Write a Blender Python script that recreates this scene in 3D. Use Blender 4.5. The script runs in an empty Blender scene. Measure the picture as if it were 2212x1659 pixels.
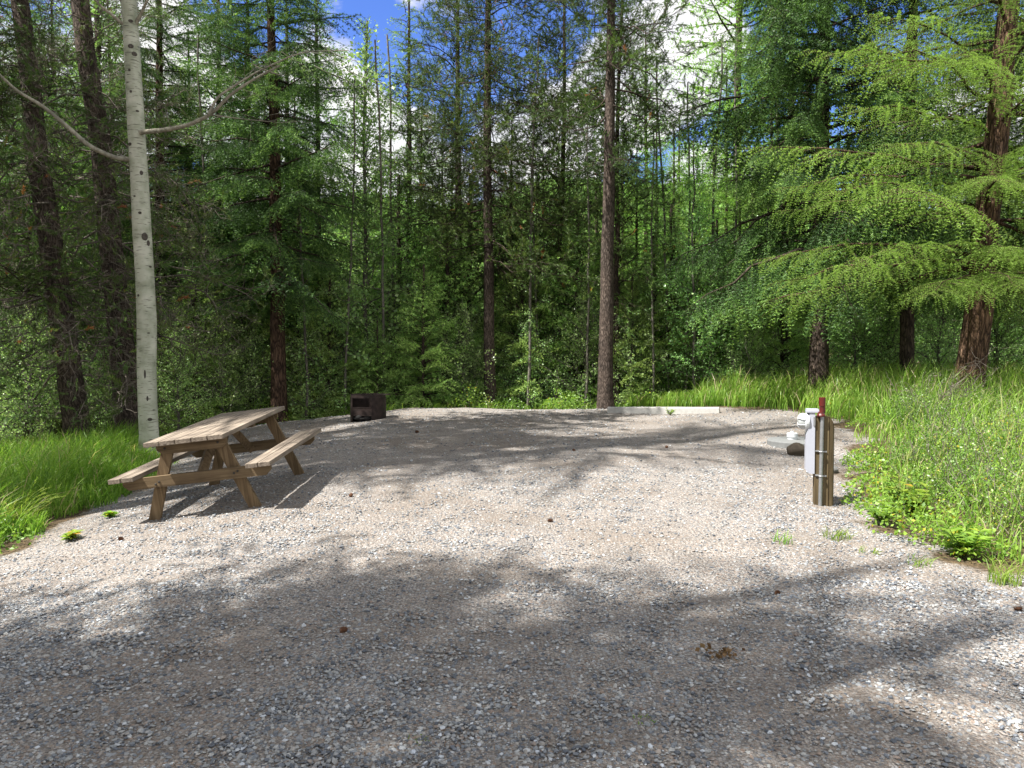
import bpy, math, random
import numpy as np
C = bpy.context.scene
COL = C.collection
R = math.radians
rng = np.random.default_rng(7)
random.seed(7)

# ------------------------------------------------------------------ camera, sky, sun, exposure
cam = bpy.data.objects.new('camera', bpy.data.cameras.new('camera'))
COL.objects.link(cam); C.camera = cam
cam.location = (0, 0, 1.6)
PITCH = math.atan(52.5/1662.0)
cam.rotation_euler = (R(90)-PITCH, 0, 0)
cam.data.sensor_width = 36; cam.data.lens = 1662/2212*36
cam.data.clip_end = 3000

SUN_EL, SUN_AZ = R(58), R(-115)          # azimuth measured from +Y towards +X
sdir = np.array([math.cos(SUN_EL)*math.sin(SUN_AZ), math.cos(SUN_EL)*math.cos(SUN_AZ), math.sin(SUN_EL)])
sun = bpy.data.objects.new('sun', bpy.data.lights.new('sun', 'SUN'))
COL.objects.link(sun)
sun.data.energy = 4.9; sun.data.angle = R(0.45); sun.data.color = (1.0, 0.96, 0.89)
from mathutils import Vector, Matrix
sun.rotation_euler = Vector(sdir).to_track_quat('Z', 'Y').to_euler()

W = bpy.data.worlds.new('World'); C.world = W; W.use_nodes = True
C.view_settings.view_transform = 'Standard'; C.view_settings.look = 'None'
C.view_settings.exposure = 1.47; C.view_settings.gamma = 1

def build_world():
    nt = W.node_tree; N = nt.nodes; L = nt.links; N.clear()
    out = N.new('ShaderNodeOutputWorld'); bg = N.new('ShaderNodeBackground')
    bg.inputs[1].default_value = 0.10
    sky = N.new('ShaderNodeTexSky'); sky.sky_type = 'NISHITA'; sky.sun_disc = False
    sky.sun_elevation = SUN_EL; sky.sun_rotation = SUN_AZ; sky.air_density = 1.0; sky.dust_density = 0.3; sky.ozone_density = 3.0
    tc = N.new('ShaderNodeTexCoord')
    hs = N.new('ShaderNodeHueSaturation'); hs.inputs['Hue'].default_value = 0.522; hs.inputs['Saturation'].default_value = 1.26; hs.inputs['Value'].default_value = 0.88
    L.new(sky.outputs[0], hs.inputs['Color'])
    no = N.new('ShaderNodeTexNoise'); no.inputs['Scale'].default_value = 5.5; no.inputs['Detail'].default_value = 9; no.inputs['Roughness'].default_value = 0.58
    mp = N.new('ShaderNodeMapping'); mp.inputs['Scale'].default_value = (1, 1, 1.9)
    L.new(tc.outputs['Generated'], mp.inputs['Vector']); L.new(mp.outputs[0], no.inputs['Vector'])
    def dirpx(u, v):
        xc = (u-1106)/1662; zc = -(v-829.5)/1662
        d = np.array([xc, math.cos(PITCH)+zc*math.sin(PITCH), -math.sin(PITCH)+zc*math.cos(PITCH)])
        return d/np.linalg.norm(d)
    blobs = [(1500, 30, .075), (1450, 130, .07), (1310, 150, .045), (1370, 230, .06), (1230, 320, .08), (1110, 345, .07), (700, 250, .08), (610, 320, .11),
             (1530, 430, .07), (900, 420, .09), (330, 120, .10), (150, 300, .15), (2300, 350, .15),
             ]
    over = [(.2, .2, .95, .75), (-.5, -.7, .5, .8), (.6, -.6, .5, .8), (0, -.9, .2, .6), (.9, .1, .6, .5), (-.9, 0, .5, .45)]  # unseen clouds overhead and behind the camera, added to give neutral fill light
    prev = None
    for q in blobs+over:
        r = q[-1]; d = dirpx(q[0], q[1]) if len(q) == 3 else np.array(q[:3])/np.linalg.norm(q[:3])
        vm = N.new('ShaderNodeVectorMath'); vm.operation = 'DISTANCE'; vm.inputs[1].default_value = d
        L.new(tc.outputs['Generated'], vm.inputs[0])
        m = N.new('ShaderNodeMath'); m.operation = 'MULTIPLY_ADD'; m.inputs[1].default_value = -1/r; m.inputs[2].default_value = 1
        L.new(vm.outputs['Value'], m.inputs[0])
        if prev is None: prev = m
        else:
            mx = N.new('ShaderNodeMath'); mx.operation = 'MAXIMUM'; L.new(prev.outputs[0], mx.inputs[0]); L.new(m.outputs[0], mx.inputs[1]); prev = mx
    cl = N.new('ShaderNodeMath'); cl.operation = 'MAXIMUM'; cl.inputs[1].default_value = -1.0; L.new(prev.outputs[0], cl.inputs[0])
    a = N.new('ShaderNodeMath'); a.operation = 'MULTIPLY_ADD'; a.inputs[1].default_value = 1.05; L.new(cl.outputs[0], a.inputs[0]); 
    b = N.new('ShaderNodeMath'); b.operation = 'MULTIPLY_ADD'; b.inputs[1].default_value = 2.6; b.inputs[2].default_value = -1.3; L.new(no.outputs[0], b.inputs[0])
    L.new(b.outputs[0], a.inputs[2])
    mr = N.new('ShaderNodeMapRange'); mr.interpolation_type = 'SMOOTHSTEP'; mr.inputs[1].default_value = -0.12; mr.inputs[2].default_value = 0.22
    L.new(a.outputs[0], mr.inputs[0])
    no2 = N.new('ShaderNodeTexNoise'); no2.inputs['Scale'].default_value = 9; no2.inputs['Detail'].default_value = 6
    L.new(mp.outputs[0], no2.inputs['Vector'])
    cr = N.new('ShaderNodeValToRGB'); cr.color_ramp.elements[0].position = .3; cr.color_ramp.elements[0].color = (3.0, 3.15, 3.5, 1)
    cr.color_ramp.elements[1].position = .6; cr.color_ramp.elements[1].color = (4.6, 4.55, 4.5, 1)
    L.new(no2.outputs[0], cr.inputs[0])
    mix = N.new('ShaderNodeMixRGB'); L.new(mr.outputs[0], mix.inputs[0]); L.new(hs.outputs[0], mix.inputs[1]); L.new(cr.outputs[0], mix.inputs[2])
    L.new(mix.outputs[0], bg.inputs[0]); L.new(bg.outputs[0], out.inputs[0])
build_world()
cy = C.cycles
try:
    cy.max_bounces = 6; cy.diffuse_bounces = 3; cy.transmission_bounces = 4; cy.glossy_bounces = 2; cy.transparent_max_bounces = 4
    cy.use_denoising = False if False else cy.use_denoising
except Exception: pass

# ------------------------------------------------------------------ terrain functions
YP = np.array([-400, -20, 0, 3, 5, 7, 8.6, 11, 14.5, 16.0, 16.9, 18.2, 22, 30, 45, 80, 200, 500, 1200])
ZP = np.array([2., -.1, 0, 0, .08, .20, .32, .42, .52, .565, .53, .25, -.7, -1.8, -3, -4, 4, 88, 215])
def sstep(a, b, x):
    t = np.clip((x-a)/(b-a), 0, 1); return t*t*(3-2*t)
def H(x, y):
    x = np.asarray(x, float); y = np.asarray(y, float)
    z = (np.interp(y-.25, YP, ZP)+np.interp(y, YP, ZP)*2+np.interp(y+.25, YP, ZP))/4
    fall = np.clip(-2.3-x, 0, 6)
    z = z - .115*fall*sstep(1, 6, y)*(1-sstep(40, 80, y))
    z = z + .09*sstep(2.0, 4.5, x)*sstep(8, 13, y)*(1-sstep(16, 20, y))
    bank = sstep(4.3, 6.5, x-0.10*(y-8))*(1-sstep(40, 80, y))
    z = z + .12*bank*sstep(3, 7, y)
    z = z + .012*np.sin(x*1.7+y*.6)+.010*np.sin(x*.9-y*2.1+1) + .006*np.sin(x*4.1+y*3.3)
    return z
def hit(u, v):
    xc = (u-1106)/1662; zc = -(v-829.5)/1662
    d = np.array([xc, math.cos(PITCH)+zc*math.sin(PITCH), -math.sin(PITCH)+zc*math.cos(PITCH)])
    t = np.linspace(1.5, 60, 6000)
    z = 1.6+d[2]*t-H(d[0]*t, d[1]*t)
    i = np.argmax(z < 0) if (z < 0).any() else len(t)-1
    return np.array([d[0]*t[i], d[1]*t[i], float(H(d[0]*t[i], d[1]*t[i]))])
def along(u, y):
    x = (u-1106)/1662*y
    return np.array([x, y, float(H(x, y))])
# edge of the gravel pad (from right front, round the back, to left front)
edge_px = [(2300, 1275), (2212, 1242), (2050, 1200), (1930, 1140), (1872, 1110), (1850, 1050), (1862, 985), (1858, 935), (1800, 910), (1700, 886), (1560, 880), (1450, 880)]
PAD = [hit(*p)[:2] for p in edge_px] + [np.array(q) for q in [(3.0, 16.6), (1.5, 16.9), (0, 16.9), (-2, 16.7), (-3.3, 16.2)]] + \
      [hit(*p)[:2] for p in [(760, 893), (640, 905), (520, 925), (330, 1045), (240, 1085), (130, 1130), (0, 1205), (-120, 1265)]] + [np.array(q) for q in [(-6, 2.5), (-8, -6), (9, -6), (7.5, 2.0)]]
PAD = np.array(PAD)
def padsd(x, y):
    """signed distance, positive inside the pad"""
    x = np.asarray(x, float); y = np.asarray(y, float)
    P = PAD; n = len(P); best = np.full(x.shape, 1e9); inside = np.zeros(x.shape, bool)
    for i in range(n):
        a, b = P[i], P[(i+1) % n]; e = b-a
        t = np.clip(((x-a[0])*e[0]+(y-a[1])*e[1])/(e@e), 0, 1)
        best = np.minimum(best, np.hypot(x-a[0]-t*e[0], y-a[1]-t*e[1]))
        c = (a[1] > y) != (b[1] > y)
        xi = a[0]+(y-a[1])*e[0]/(e[1] if abs(e[1]) > 1e-9 else 1e-9)
        inside ^= c & (x < xi)
    return np.where(inside, best, -best)
def wob(x, y):
    return .13*np.sin(x*5.1+y*1.3)+.10*np.sin(x*2.3-y*6.2)+.06*np.sin(x*13+y*11)+.05*np.sin(y*17-x*7)

# ------------------------------------------------------------------ mesh collecting
class G:
    def __init__(s): s.v = []; s.f = []; s.t = []; s.m = []; s.n = 0
    def add(s, v, f, tone=0., mat=0):
        v = np.asarray(v, np.float32).reshape(-1, 3); f = np.asarray(f, np.int64)
        s.v.append(v); s.f.append(f+s.n); s.n += len(v)
        s.t.append(np.broadcast_to(np.asarray(tone, np.float32), (len(v),)))
        s.m.append(np.full(len(f), mat, np.int32))
    def merged(s):
        return s
    def addG(s, g, M=None, T=None, dt=0., tscale=1.):
        for v, f, t, m in g.parts():
            vv = v if M is None else v@M.T.astype(np.float32)
            if T is not None: vv = vv+np.asarray(T, np.float32)
            s.v.append(vv.astype(np.float32)); s.f.append(f+s.n); s.n += len(v); s.t.append(t*tscale+np.float32(dt)); s.m.append(m)
    def parts(s):
        # one merged part per face size
        if getattr(s, '_p', None) is None:
            o = []; 
            off = 0
            V = s.v; 
            groups = {}
            for v, f, t, m in zip(s.v, s.f, s.t, s.m):
                k = f.shape[1]; g = groups.setdefault(k, [[], [], [], [], 0])
                g[0].append(v); g[1].append(f-off+g[4]); g[2].append(t); g[3].append(m); g[4] += len(v); off += len(v)
            for k, g in groups.items():
                o.append((np.concatenate(g[0]), np.concatenate(g[1]), np.concatenate(g[2]), np.concatenate(g[3])))
            s._p = o
        return s._p
    def ntri(s): return sum(len(f) for f in s.f)
    def mesh(s, name, mats, smooth=False, smooth_mats=None):
        me = bpy.data.meshes.new(name)
        V = np.concatenate(s.v); me.vertices.add(len(V)); me.vertices.foreach_set('co', V.ravel())
        li = np.concatenate([f.ravel() for f in s.f]); cnt = np.concatenate([np.full(len(f), f.shape[1], np.int32) for f in s.f])
        me.loops.add(len(li)); me.loops.foreach_set('vertex_index', li.astype(np.int32))
        me.polygons.add(len(cnt)); st = np.zeros(len(cnt), np.int32); st[1:] = np.cumsum(cnt)[:-1]
        me.polygons.foreach_set('loop_start', st)
        try: me.polygons.foreach_set('loop_total', cnt)
        except Exception: pass
        M = np.concatenate(s.m); me.polygons.foreach_set('material_index', M)
        sm = np.zeros(len(cnt), bool)
        if smooth: sm[:] = True
        if smooth_mats is not None: sm = np.isin(M, smooth_mats)
        me.polygons.foreach_set('use_smooth', sm)
        a = me.attributes.new('tone', 'FLOAT', 'POINT'); a.data.foreach_set('value', np.concatenate(s.t).astype(np.float32))
        for m in (mats if isinstance(mats, (list, tuple)) else [mats]): me.materials.append(m)
        me.update(calc_edges=True); me.validate()
        return me

def link(name, me, parent=None, loc=None, rot=None, scale=None):
    o = bpy.data.objects.new(name, me); COL.objects.link(o)
    if parent is not None: o.parent = parent
    if loc is not None: o.location = [float(a) for a in loc]
    if rot is not None: o.rotation_euler = rot
    if scale is not None: o.scale = scale if hasattr(scale, '__len__') else (scale,)*3
    return o
def tag(o, label, cat, group=None, kind=None):
    o['label'] = label; o['category'] = cat
    if group: o['group'] = group
    if kind: o['kind'] = kind
    return o
def thing(name, label, cat, loc=(0, 0, 0), rot=(0, 0, 0), group=None, scale=1.):
    o = link(name, None, None, loc, rot, scale); o.empty_display_size = .2
    return tag(o, label, cat, group)

def unit(v): 
    v = np.asarray(v, float); return v/(np.linalg.norm(v, axis=-1, keepdims=True)+1e-12)
def tube(g, P, rad, sides=6, mat=0, tone=0., cap=True, uneven=0.):
    P = np.asarray(P, float); n = len(P); rad = np.broadcast_to(np.asarray(rad, float), (n,))
    T = np.gradient(P, axis=0); T = unit(T)
    ref = np.array([0, 0, 1.]) if abs(T[:, 2]).mean() < .8 else np.array([1., 0, 0])
    A = unit(np.cross(T, ref)); B = np.cross(T, A)
    an = np.arange(sides)/sides*2*math.pi
    rr = rad[:, None]*(1+(uneven*rng.normal(size=(n, sides)) if uneven else 0))
    V = P[:, None, :]+rr[..., None]*(np.cos(an)[None, :, None]*A[:, None, :]+np.sin(an)[None, :, None]*B[:, None, :])
    i = np.arange(n-1)[:, None]*sides; j = np.arange(sides)[None]; k = (j+1) % sides
    F = np.stack([i+j, i+k, i+sides+k, i+sides+j], -1).reshape(-1, 4)
    g.add(V.reshape(-1, 3), F, tone, mat)
    if cap:
        for e, o in ((0, 1), (n-1, -1)):
            g.add(V[e][::-1] if o > 0 else V[e], np.arange(sides)[None], tone, mat)
def box(g, c, s, M=None, mat=0, tone=0., bev=0.):
    c = np.asarray(c, float); h = np.asarray(s, float)/2
    if bev <= 0:
        v = np.array([[x, y, z] for x in (-1, 1) for y in (-1, 1) for z in (-1, 1)])*h
        f = np.array([[0, 1, 3, 2], [4, 6, 7, 5], [0, 4, 5, 1], [2, 3, 7, 6], [0, 2, 6, 4], [1, 5, 7, 3]])
        vs = [(v, f)]
    else:
        import bmesh
        bm = bmesh.new(); bmesh.ops.create_cube(bm, size=1)
        for q in bm.verts: q.co = Vector([q.co[i]*2*h[i] for i in range(3)])
        bmesh.ops.bevel(bm, geom=list(bm.edges), offset=bev, segments=2, affect='EDGES', profile=.6)
        bm.verts.ensure_lookup_table()
        v = np.array([list(q.co) for q in bm.verts]); vs = []
        byk = {}
        for fc in bm.faces: byk.setdefault(len(fc.verts), []).append([q.index for q in fc.verts])
        bm.free()
        used = False
        vs = [(v, np.array(fl)) for fl in byk.values()]
    for v, f in vs:
        vv = v if M is None else v@np.asarray(M).T
        g.add(vv+c, f, tone, mat)
def rotm(ax, a):
    c, s = math.cos(a), math.sin(a)
    return {'x': np.array([[1, 0, 0], [0, c, -s], [0, s, c]]), 'y': np.array([[c, 0, s], [0, 1, 0], [-s, 0, c]]), 'z': np.array([[c, -s, 0], [s, c, 0], [0, 0, 1.]])}[ax]
def lathe(g, prof, sides=20, c=(0, 0, 0), M=None, mat=0, tone=0., cap=True):
    prof = np.asarray(prof, float); n = len(prof); an = np.arange(sides)/sides*2*math.pi
    V = np.stack([prof[:, 0][:, None]*np.cos(an), prof[:, 0][:, None]*np.sin(an), np.repeat(prof[:, 1][:, None], sides, 1)], -1).reshape(-1, 3)
    if M is not None: V = V@np.asarray(M).T
    V = V+np.asarray(c)
    i = np.arange(n-1)[:, None]*sides; j = np.arange(sides)[None]; k = (j+1) % sides
    F = np.stack([i+j, i+k, i+sides+k, i+sides+j], -1).reshape(-1, 4)
    g.add(V, F, tone, mat)
    if cap:
        g.add(V[:sides][::-1], np.arange(sides)[None], tone, mat); g.add(V[-sides:], np.arange(sides)[None], tone, mat)

# ------------------------------------------------------------------ materials
def newmat(name):
    m = bpy.data.materials.new(name); m.use_nodes = True; nt = m.node_tree; nt.nodes.clear()
    out = nt.nodes.new('ShaderNodeOutputMaterial')
    return m, nt, nt.nodes, nt.links, out
def ramp(N, pts):
    r = N.new('ShaderNodeValToRGB'); e = r.color_ramp.elements
    while len(e) < len(pts): e.new(.5)
    for i, (p, c) in enumerate(pts): e[i].position = p; e[i].color = tuple(c)+(1,)
    return r
def leafmat(name, cols, trans=.35, tcol=(1.35, 1.4, .75), rough=.5, spec=.25, vary=.12):
    m, nt, N, L, out = newmat(name)
    at = N.new('ShaderNodeAttribute'); at.attribute_name = 'tone'
    rp = ramp(N, cols); L.new(at.outputs['Fac'], rp.inputs[0])
    oi = N.new('ShaderNodeObjectInfo'); hs = N.new('ShaderNodeHueSaturation')
    mr = N.new('ShaderNodeMapRange'); mr.inputs[3].default_value = 1-vary*1.6; mr.inputs[4].default_value = 1+vary*1.6; L.new(oi.outputs['Random'], mr.inputs[0]); L.new(mr.outputs[0], hs.inputs['Value'])
    mr2 = N.new('ShaderNodeMapRange'); mr2.inputs[3].default_value = .5-vary*.12; mr2.inputs[4].default_value = .5+vary*.12; L.new(oi.outputs['Random'], mr2.inputs[0]); L.new(mr2.outputs[0], hs.inputs['Hue'])
    L.new(rp.outputs[0], hs.inputs['Color'])
    p = N.new('ShaderNodeBsdfPrincipled'); p.inputs['Roughness'].default_value = rough; p.inputs['Specular IOR Level'].default_value = spec
    L.new(hs.outputs[0], p.inputs['Base Color'])
    t = N.new('ShaderNodeBsdfTranslucent'); mu = N.new('ShaderNodeMixRGB'); mu.blend_type = 'MULTIPLY'; mu.inputs[0].default_value = 1; mu.inputs[2].default_value = tcol+(1,)
    L.new(hs.outputs[0], mu.inputs[1]); L.new(mu.outputs[0], t.inputs[0])
    mx = N.new('ShaderNodeMixShader'); mx.inputs[0].default_value = trans; L.new(p.outputs[0], mx.inputs[1]); L.new(t.outputs[0], mx.inputs[2]); L.new(mx.outputs[0], out.inputs[0])
    return m
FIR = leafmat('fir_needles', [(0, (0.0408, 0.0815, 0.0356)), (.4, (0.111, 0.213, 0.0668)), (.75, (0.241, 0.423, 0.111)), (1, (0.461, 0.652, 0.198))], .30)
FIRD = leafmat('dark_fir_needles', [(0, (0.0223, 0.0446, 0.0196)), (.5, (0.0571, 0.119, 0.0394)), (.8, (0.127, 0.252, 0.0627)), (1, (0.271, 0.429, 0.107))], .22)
LAR = leafmat('larch_needles', [(0, (0.075, 0.15, 0.0298)), (.5, (0.213, 0.369, 0.0744)), (1, (0.376, 0.578, 0.149))], .42)
PIN = leafmat('pine_needles', [(0, (0.0348, 0.063, 0.0227)), (.5, (0.0869, 0.15, 0.0378)), (.85, (0.188, 0.284, 0.0661)), (.97, (0.267, 0.362, 0.0755)), (1, (0.402, 0.157, 0.0566))], .22)
LEF = leafmat('broad_leaves', [(0, (0.108, 0.198, 0.0758)), (.5, (0.258, 0.449, 0.151)), (1, (0.56, 0.75, 0.329))], .42, rough=.33, spec=.5)
WEED = leafmat('weed_leaves', [(0, (0.0538, 0.114, 0.0249)), (.5, (0.14, 0.249, 0.0436)), (.9, (0.279, 0.403, 0.0622)), (1, (0.538, 0.307, 0.0373))], .42, rough=.35, spec=.4)
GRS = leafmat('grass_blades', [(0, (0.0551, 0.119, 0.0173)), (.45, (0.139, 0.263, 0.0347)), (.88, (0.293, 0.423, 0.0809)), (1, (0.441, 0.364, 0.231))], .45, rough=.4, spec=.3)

def barkmat(name, c0, c1, c2, sc=22, stretch=.22, bump=.6, patch=None):
    m, nt, N, L, out = newmat(name)
    tc = N.new('ShaderNodeTexCoord'); mp = N.new('ShaderNodeMapping'); mp.inputs['Scale'].default_value = (1, 1, stretch); L.new(tc.outputs['Object'], mp.inputs[0])
    no = N.new('ShaderNodeTexNoise'); no.inputs['Scale'].default_value = sc*.6; no.inputs['Detail'].default_value = 6; L.new(mp.outputs[0], no.inputs['Vector'])
    va = N.new('ShaderNodeMixRGB'); va.inputs[0].default_value = .12; L.new(mp.outputs[0], va.inputs[1]); L.new(no.outputs['Color'], va.inputs[2])
    vo = N.new('ShaderNodeTexVoronoi'); vo.feature = 'DISTANCE_TO_EDGE'; vo.inputs['Scale'].default_value = sc; L.new(va.outputs[0], vo.inputs['Vector'])
    r1 = ramp(N, [(0, c0), (.18, c1), (.6, c2)]); L.new(vo.outputs[0], r1.inputs[0])
    n2 = N.new('ShaderNodeTexNoise'); n2.inputs['Scale'].default_value = 3; n2.inputs['Detail'].default_value = 5; L.new(tc.outputs['Object'], n2.inputs['Vector'])
    r2 = ramp(N, [(.3, (.55, .55, .55)), (.7, (1.25, 1.2, 1.15))]); L.new(n2.outputs[0], r2.inputs[0])
    mu = N.new('ShaderNodeMixRGB'); mu.blend_type = 'MULTIPLY'; mu.inputs[0].default_value = 1; L.new(r1.outputs[0], mu.inputs[1]); L.new(r2.outputs[0], mu.inputs[2])
    p = N.new('ShaderNodeBsdfPrincipled'); p.inputs['Roughness'].default_value = .9; p.inputs['Specular IOR Level'].default_value = .15; L.new(mu.outputs[0], p.inputs['Base Color'])
    ad = N.new('ShaderNodeMath'); ad.operation = 'MULTIPLY_ADD'; ad.inputs[1].default_value = .5; L.new(no.outputs[0], ad.inputs[0])
    mn = N.new('ShaderNodeMath'); mn.operation = 'MINIMUM'; mn.inputs[1].default_value = .3; L.new(vo.outputs[0], mn.inputs[0]); L.new(mn.outputs[0], ad.inputs[2])
    b = N.new('ShaderNodeBump'); b.inputs['Strength'].default_value = bump; b.inputs['Distance'].default_value = .05; L.new(ad.outputs[0], b.inputs['Height']); L.new(b.outputs[0], p.inputs['Normal'])
    L.new(p.outputs[0], out.inputs[0]); return m
BPINE = barkmat('pine_bark', (0.0298, 0.0238, 0.0204), (0.102, 0.0808, 0.068), (0.17, 0.14, 0.123), 26, .3)
BLAR = barkmat('larch_bark', (0.0272, 0.0178, 0.0125), (0.13, 0.0808, 0.0536), (0.225, 0.154, 0.107), 20, .18, .9)
BDARK = barkmat('fir_bark', (0.0213, 0.017, 0.0145), (0.0723, 0.0553, 0.0442), (0.119, 0.0935, 0.0765), 24, .25)
BRED = barkmat('reddish_bark', (0.0204, 0.0129, 0.0107), (0.0888, 0.0565, 0.0401), (0.163, 0.105, 0.0759), 22, .22)
TWIG = barkmat('dead_twigs', (.12, .105, .09), (.20, .18, .155), (.30, .27, .24), 30, .3, .1)
BSAP = barkmat('sapling_bark', (.10, .095, .085), (.17, .16, .14), (.26, .25, .22), 18, .5, .2)

BLIMB = barkmat('aspen_limb_bark', (.24, .23, .19), (.33, .32, .265), (.42, .41, .35), 14, .5, .15)
def aspenmat():
    m, nt, N, L, out = newmat('aspen_bark')
    tc = N.new('ShaderNodeTexCoord')
    mp = N.new('ShaderNodeMapping'); mp.inputs['Scale'].default_value = (7, 7, 75); L.new(tc.outputs['Object'], mp.inputs[0])
    n1 = N.new('ShaderNodeTexNoise'); n1.inputs['Scale'].default_value = 1; n1.inputs['Detail'].default_value = 3; L.new(mp.outputs[0], n1.inputs['Vector'])
    r1 = ramp(N, [(.60, (0, 0, 0)), (.65, (1, 1, 1))]); L.new(n1.outputs[0], r1.inputs[0])
    mp2 = N.new('ShaderNodeMapping'); mp2.inputs['Scale'].default_value = (5, 5, 5); L.new(tc.outputs['Object'], mp2.inputs[0])
    n2 = N.new('ShaderNodeTexNoise'); n2.inputs['Scale'].default_value = 1; n2.inputs['Detail'].default_value = 8; L.new(mp2.outputs[0], n2.inputs['Vector'])
    base = ramp(N, [(.3, (.26, .28, .20)), (.52, (.44, .45, .36)), (.75, (.58, .575, .49))]); L.new(n2.outputs[0], base.inputs[0])
    mx = N.new('ShaderNodeMixRGB'); mx.inputs[2].default_value = (.07, .06, .05, 1); L.new(base.outputs[0], mx.inputs[1])
    f = N.new('ShaderNodeMath'); f.operation = 'MULTIPLY'; f.inputs[1].default_value = .85; L.new(r1.outputs[0], f.inputs[0])
    L.new(f.outputs[0], mx.inputs[0])
    p = N.new('ShaderNodeBsdfPrincipled'); p.inputs['Roughness'].default_value = .7; L.new(mx.outputs[0], p.inputs['Base Color'])
    b = N.new('ShaderNodeBump'); b.inputs['Strength'].default_value = .25; b.inputs['Distance'].default_value = .01; L.new(n1.outputs[0], b.inputs['Height']); L.new(b.outputs[0], p.inputs['Normal'])
    L.new(p.outputs[0], out.inputs[0]); return m
BASP = aspenmat()
def plain(name, col, rough=.6, metal=0., noise=.15, sc=8, spec=.4, bump=0.):
    m, nt, N, L, out = newmat(name)
    tc = N.new('ShaderNodeTexCoord'); no = N.new('ShaderNodeTexNoise'); no.inputs['Scale'].default_value = sc; no.inputs['Detail'].default_value = 6; L.new(tc.outputs['Object'], no.inputs['Vector'])
    c = np.array(col); r = ramp(N, [(.3, tuple(c*(1-noise))), (.7, tuple(np.minimum(c*(1+noise), .95)))]); L.new(no.outputs[0], r.inputs[0])
    p = N.new('ShaderNodeBsdfPrincipled'); p.inputs['Roughness'].default_value = rough; p.inputs['Metallic'].default_value = metal; p.inputs['Specular IOR Level'].default_value = spec
    L.new(r.outputs[0], p.inputs['Base Color'])
    if bump:
        b = N.new('ShaderNodeBump'); b.inputs['Strength'].default_value = bump; b.inputs['Distance'].default_value = .01; L.new(no.outputs[0], b.inputs['Height']); L.new(b.outputs[0], p.inputs['Normal'])
    L.new(p.outputs[0], out.inputs[0]); return m
def woodmat(name, dark, mid, light, axis=1, sc=1.):
    m, nt, N, L, out = newmat(name)
    tc = N.new('ShaderNodeTexCoord'); mp = N.new('ShaderNodeMapping'); s = [38*sc, 38*sc, 38*sc]; s[axis] = 1.6*sc; mp.inputs['Scale'].default_value = s; L.new(tc.outputs['Object'], mp.inputs[0])
    n1 = N.new('ShaderNodeTexNoise'); n1.inputs['Scale'].default_value = 1; n1.inputs['Detail'].default_value = 7; n1.inputs['Distortion'].default_value = .6; L.new(mp.outputs[0], n1.inputs['Vector'])
    r1 = ramp(N, [(.28, dark), (.48, mid), (.72, light)]); L.new(n1.outputs[0], r1.inputs[0])
    n2 = N.new('ShaderNodeTexNoise'); n2.inputs['Scale'].default_value = 4; n2.inputs['Detail'].default_value = 4; L.new(tc.outputs['Object'], n2.inputs['Vector'])
    r2 = ramp(N, [(.3, (.72, .70, .68)), (.7, (1.15, 1.12, 1.08))]); L.new(n2.outputs[0], r2.inputs[0])
    mu = N.new('ShaderNodeMixRGB'); mu.blend_type = 'MULTIPLY'; mu.inputs[0].default_value = 1; L.new(r1.outputs[0], mu.inputs[1]); L.new(r2.outputs[0], mu.inputs[2])
    p = N.new('ShaderNodeBsdfPrincipled'); p.inputs['Roughness'].default_value = .8; p.inputs['Specular IOR Level'].default_value = .25; L.new(mu.outputs[0], p.inputs['Base Color'])
    b = N.new('ShaderNodeBump'); b.inputs['Strength'].default_value = .5; b.inputs['Distance'].default_value = .006; L.new(n1.outputs[0], b.inputs['Height']); L.new(b.outputs[0], p.inputs['Normal'])
    L.new(p.outputs[0], out.inputs[0]); return m

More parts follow.
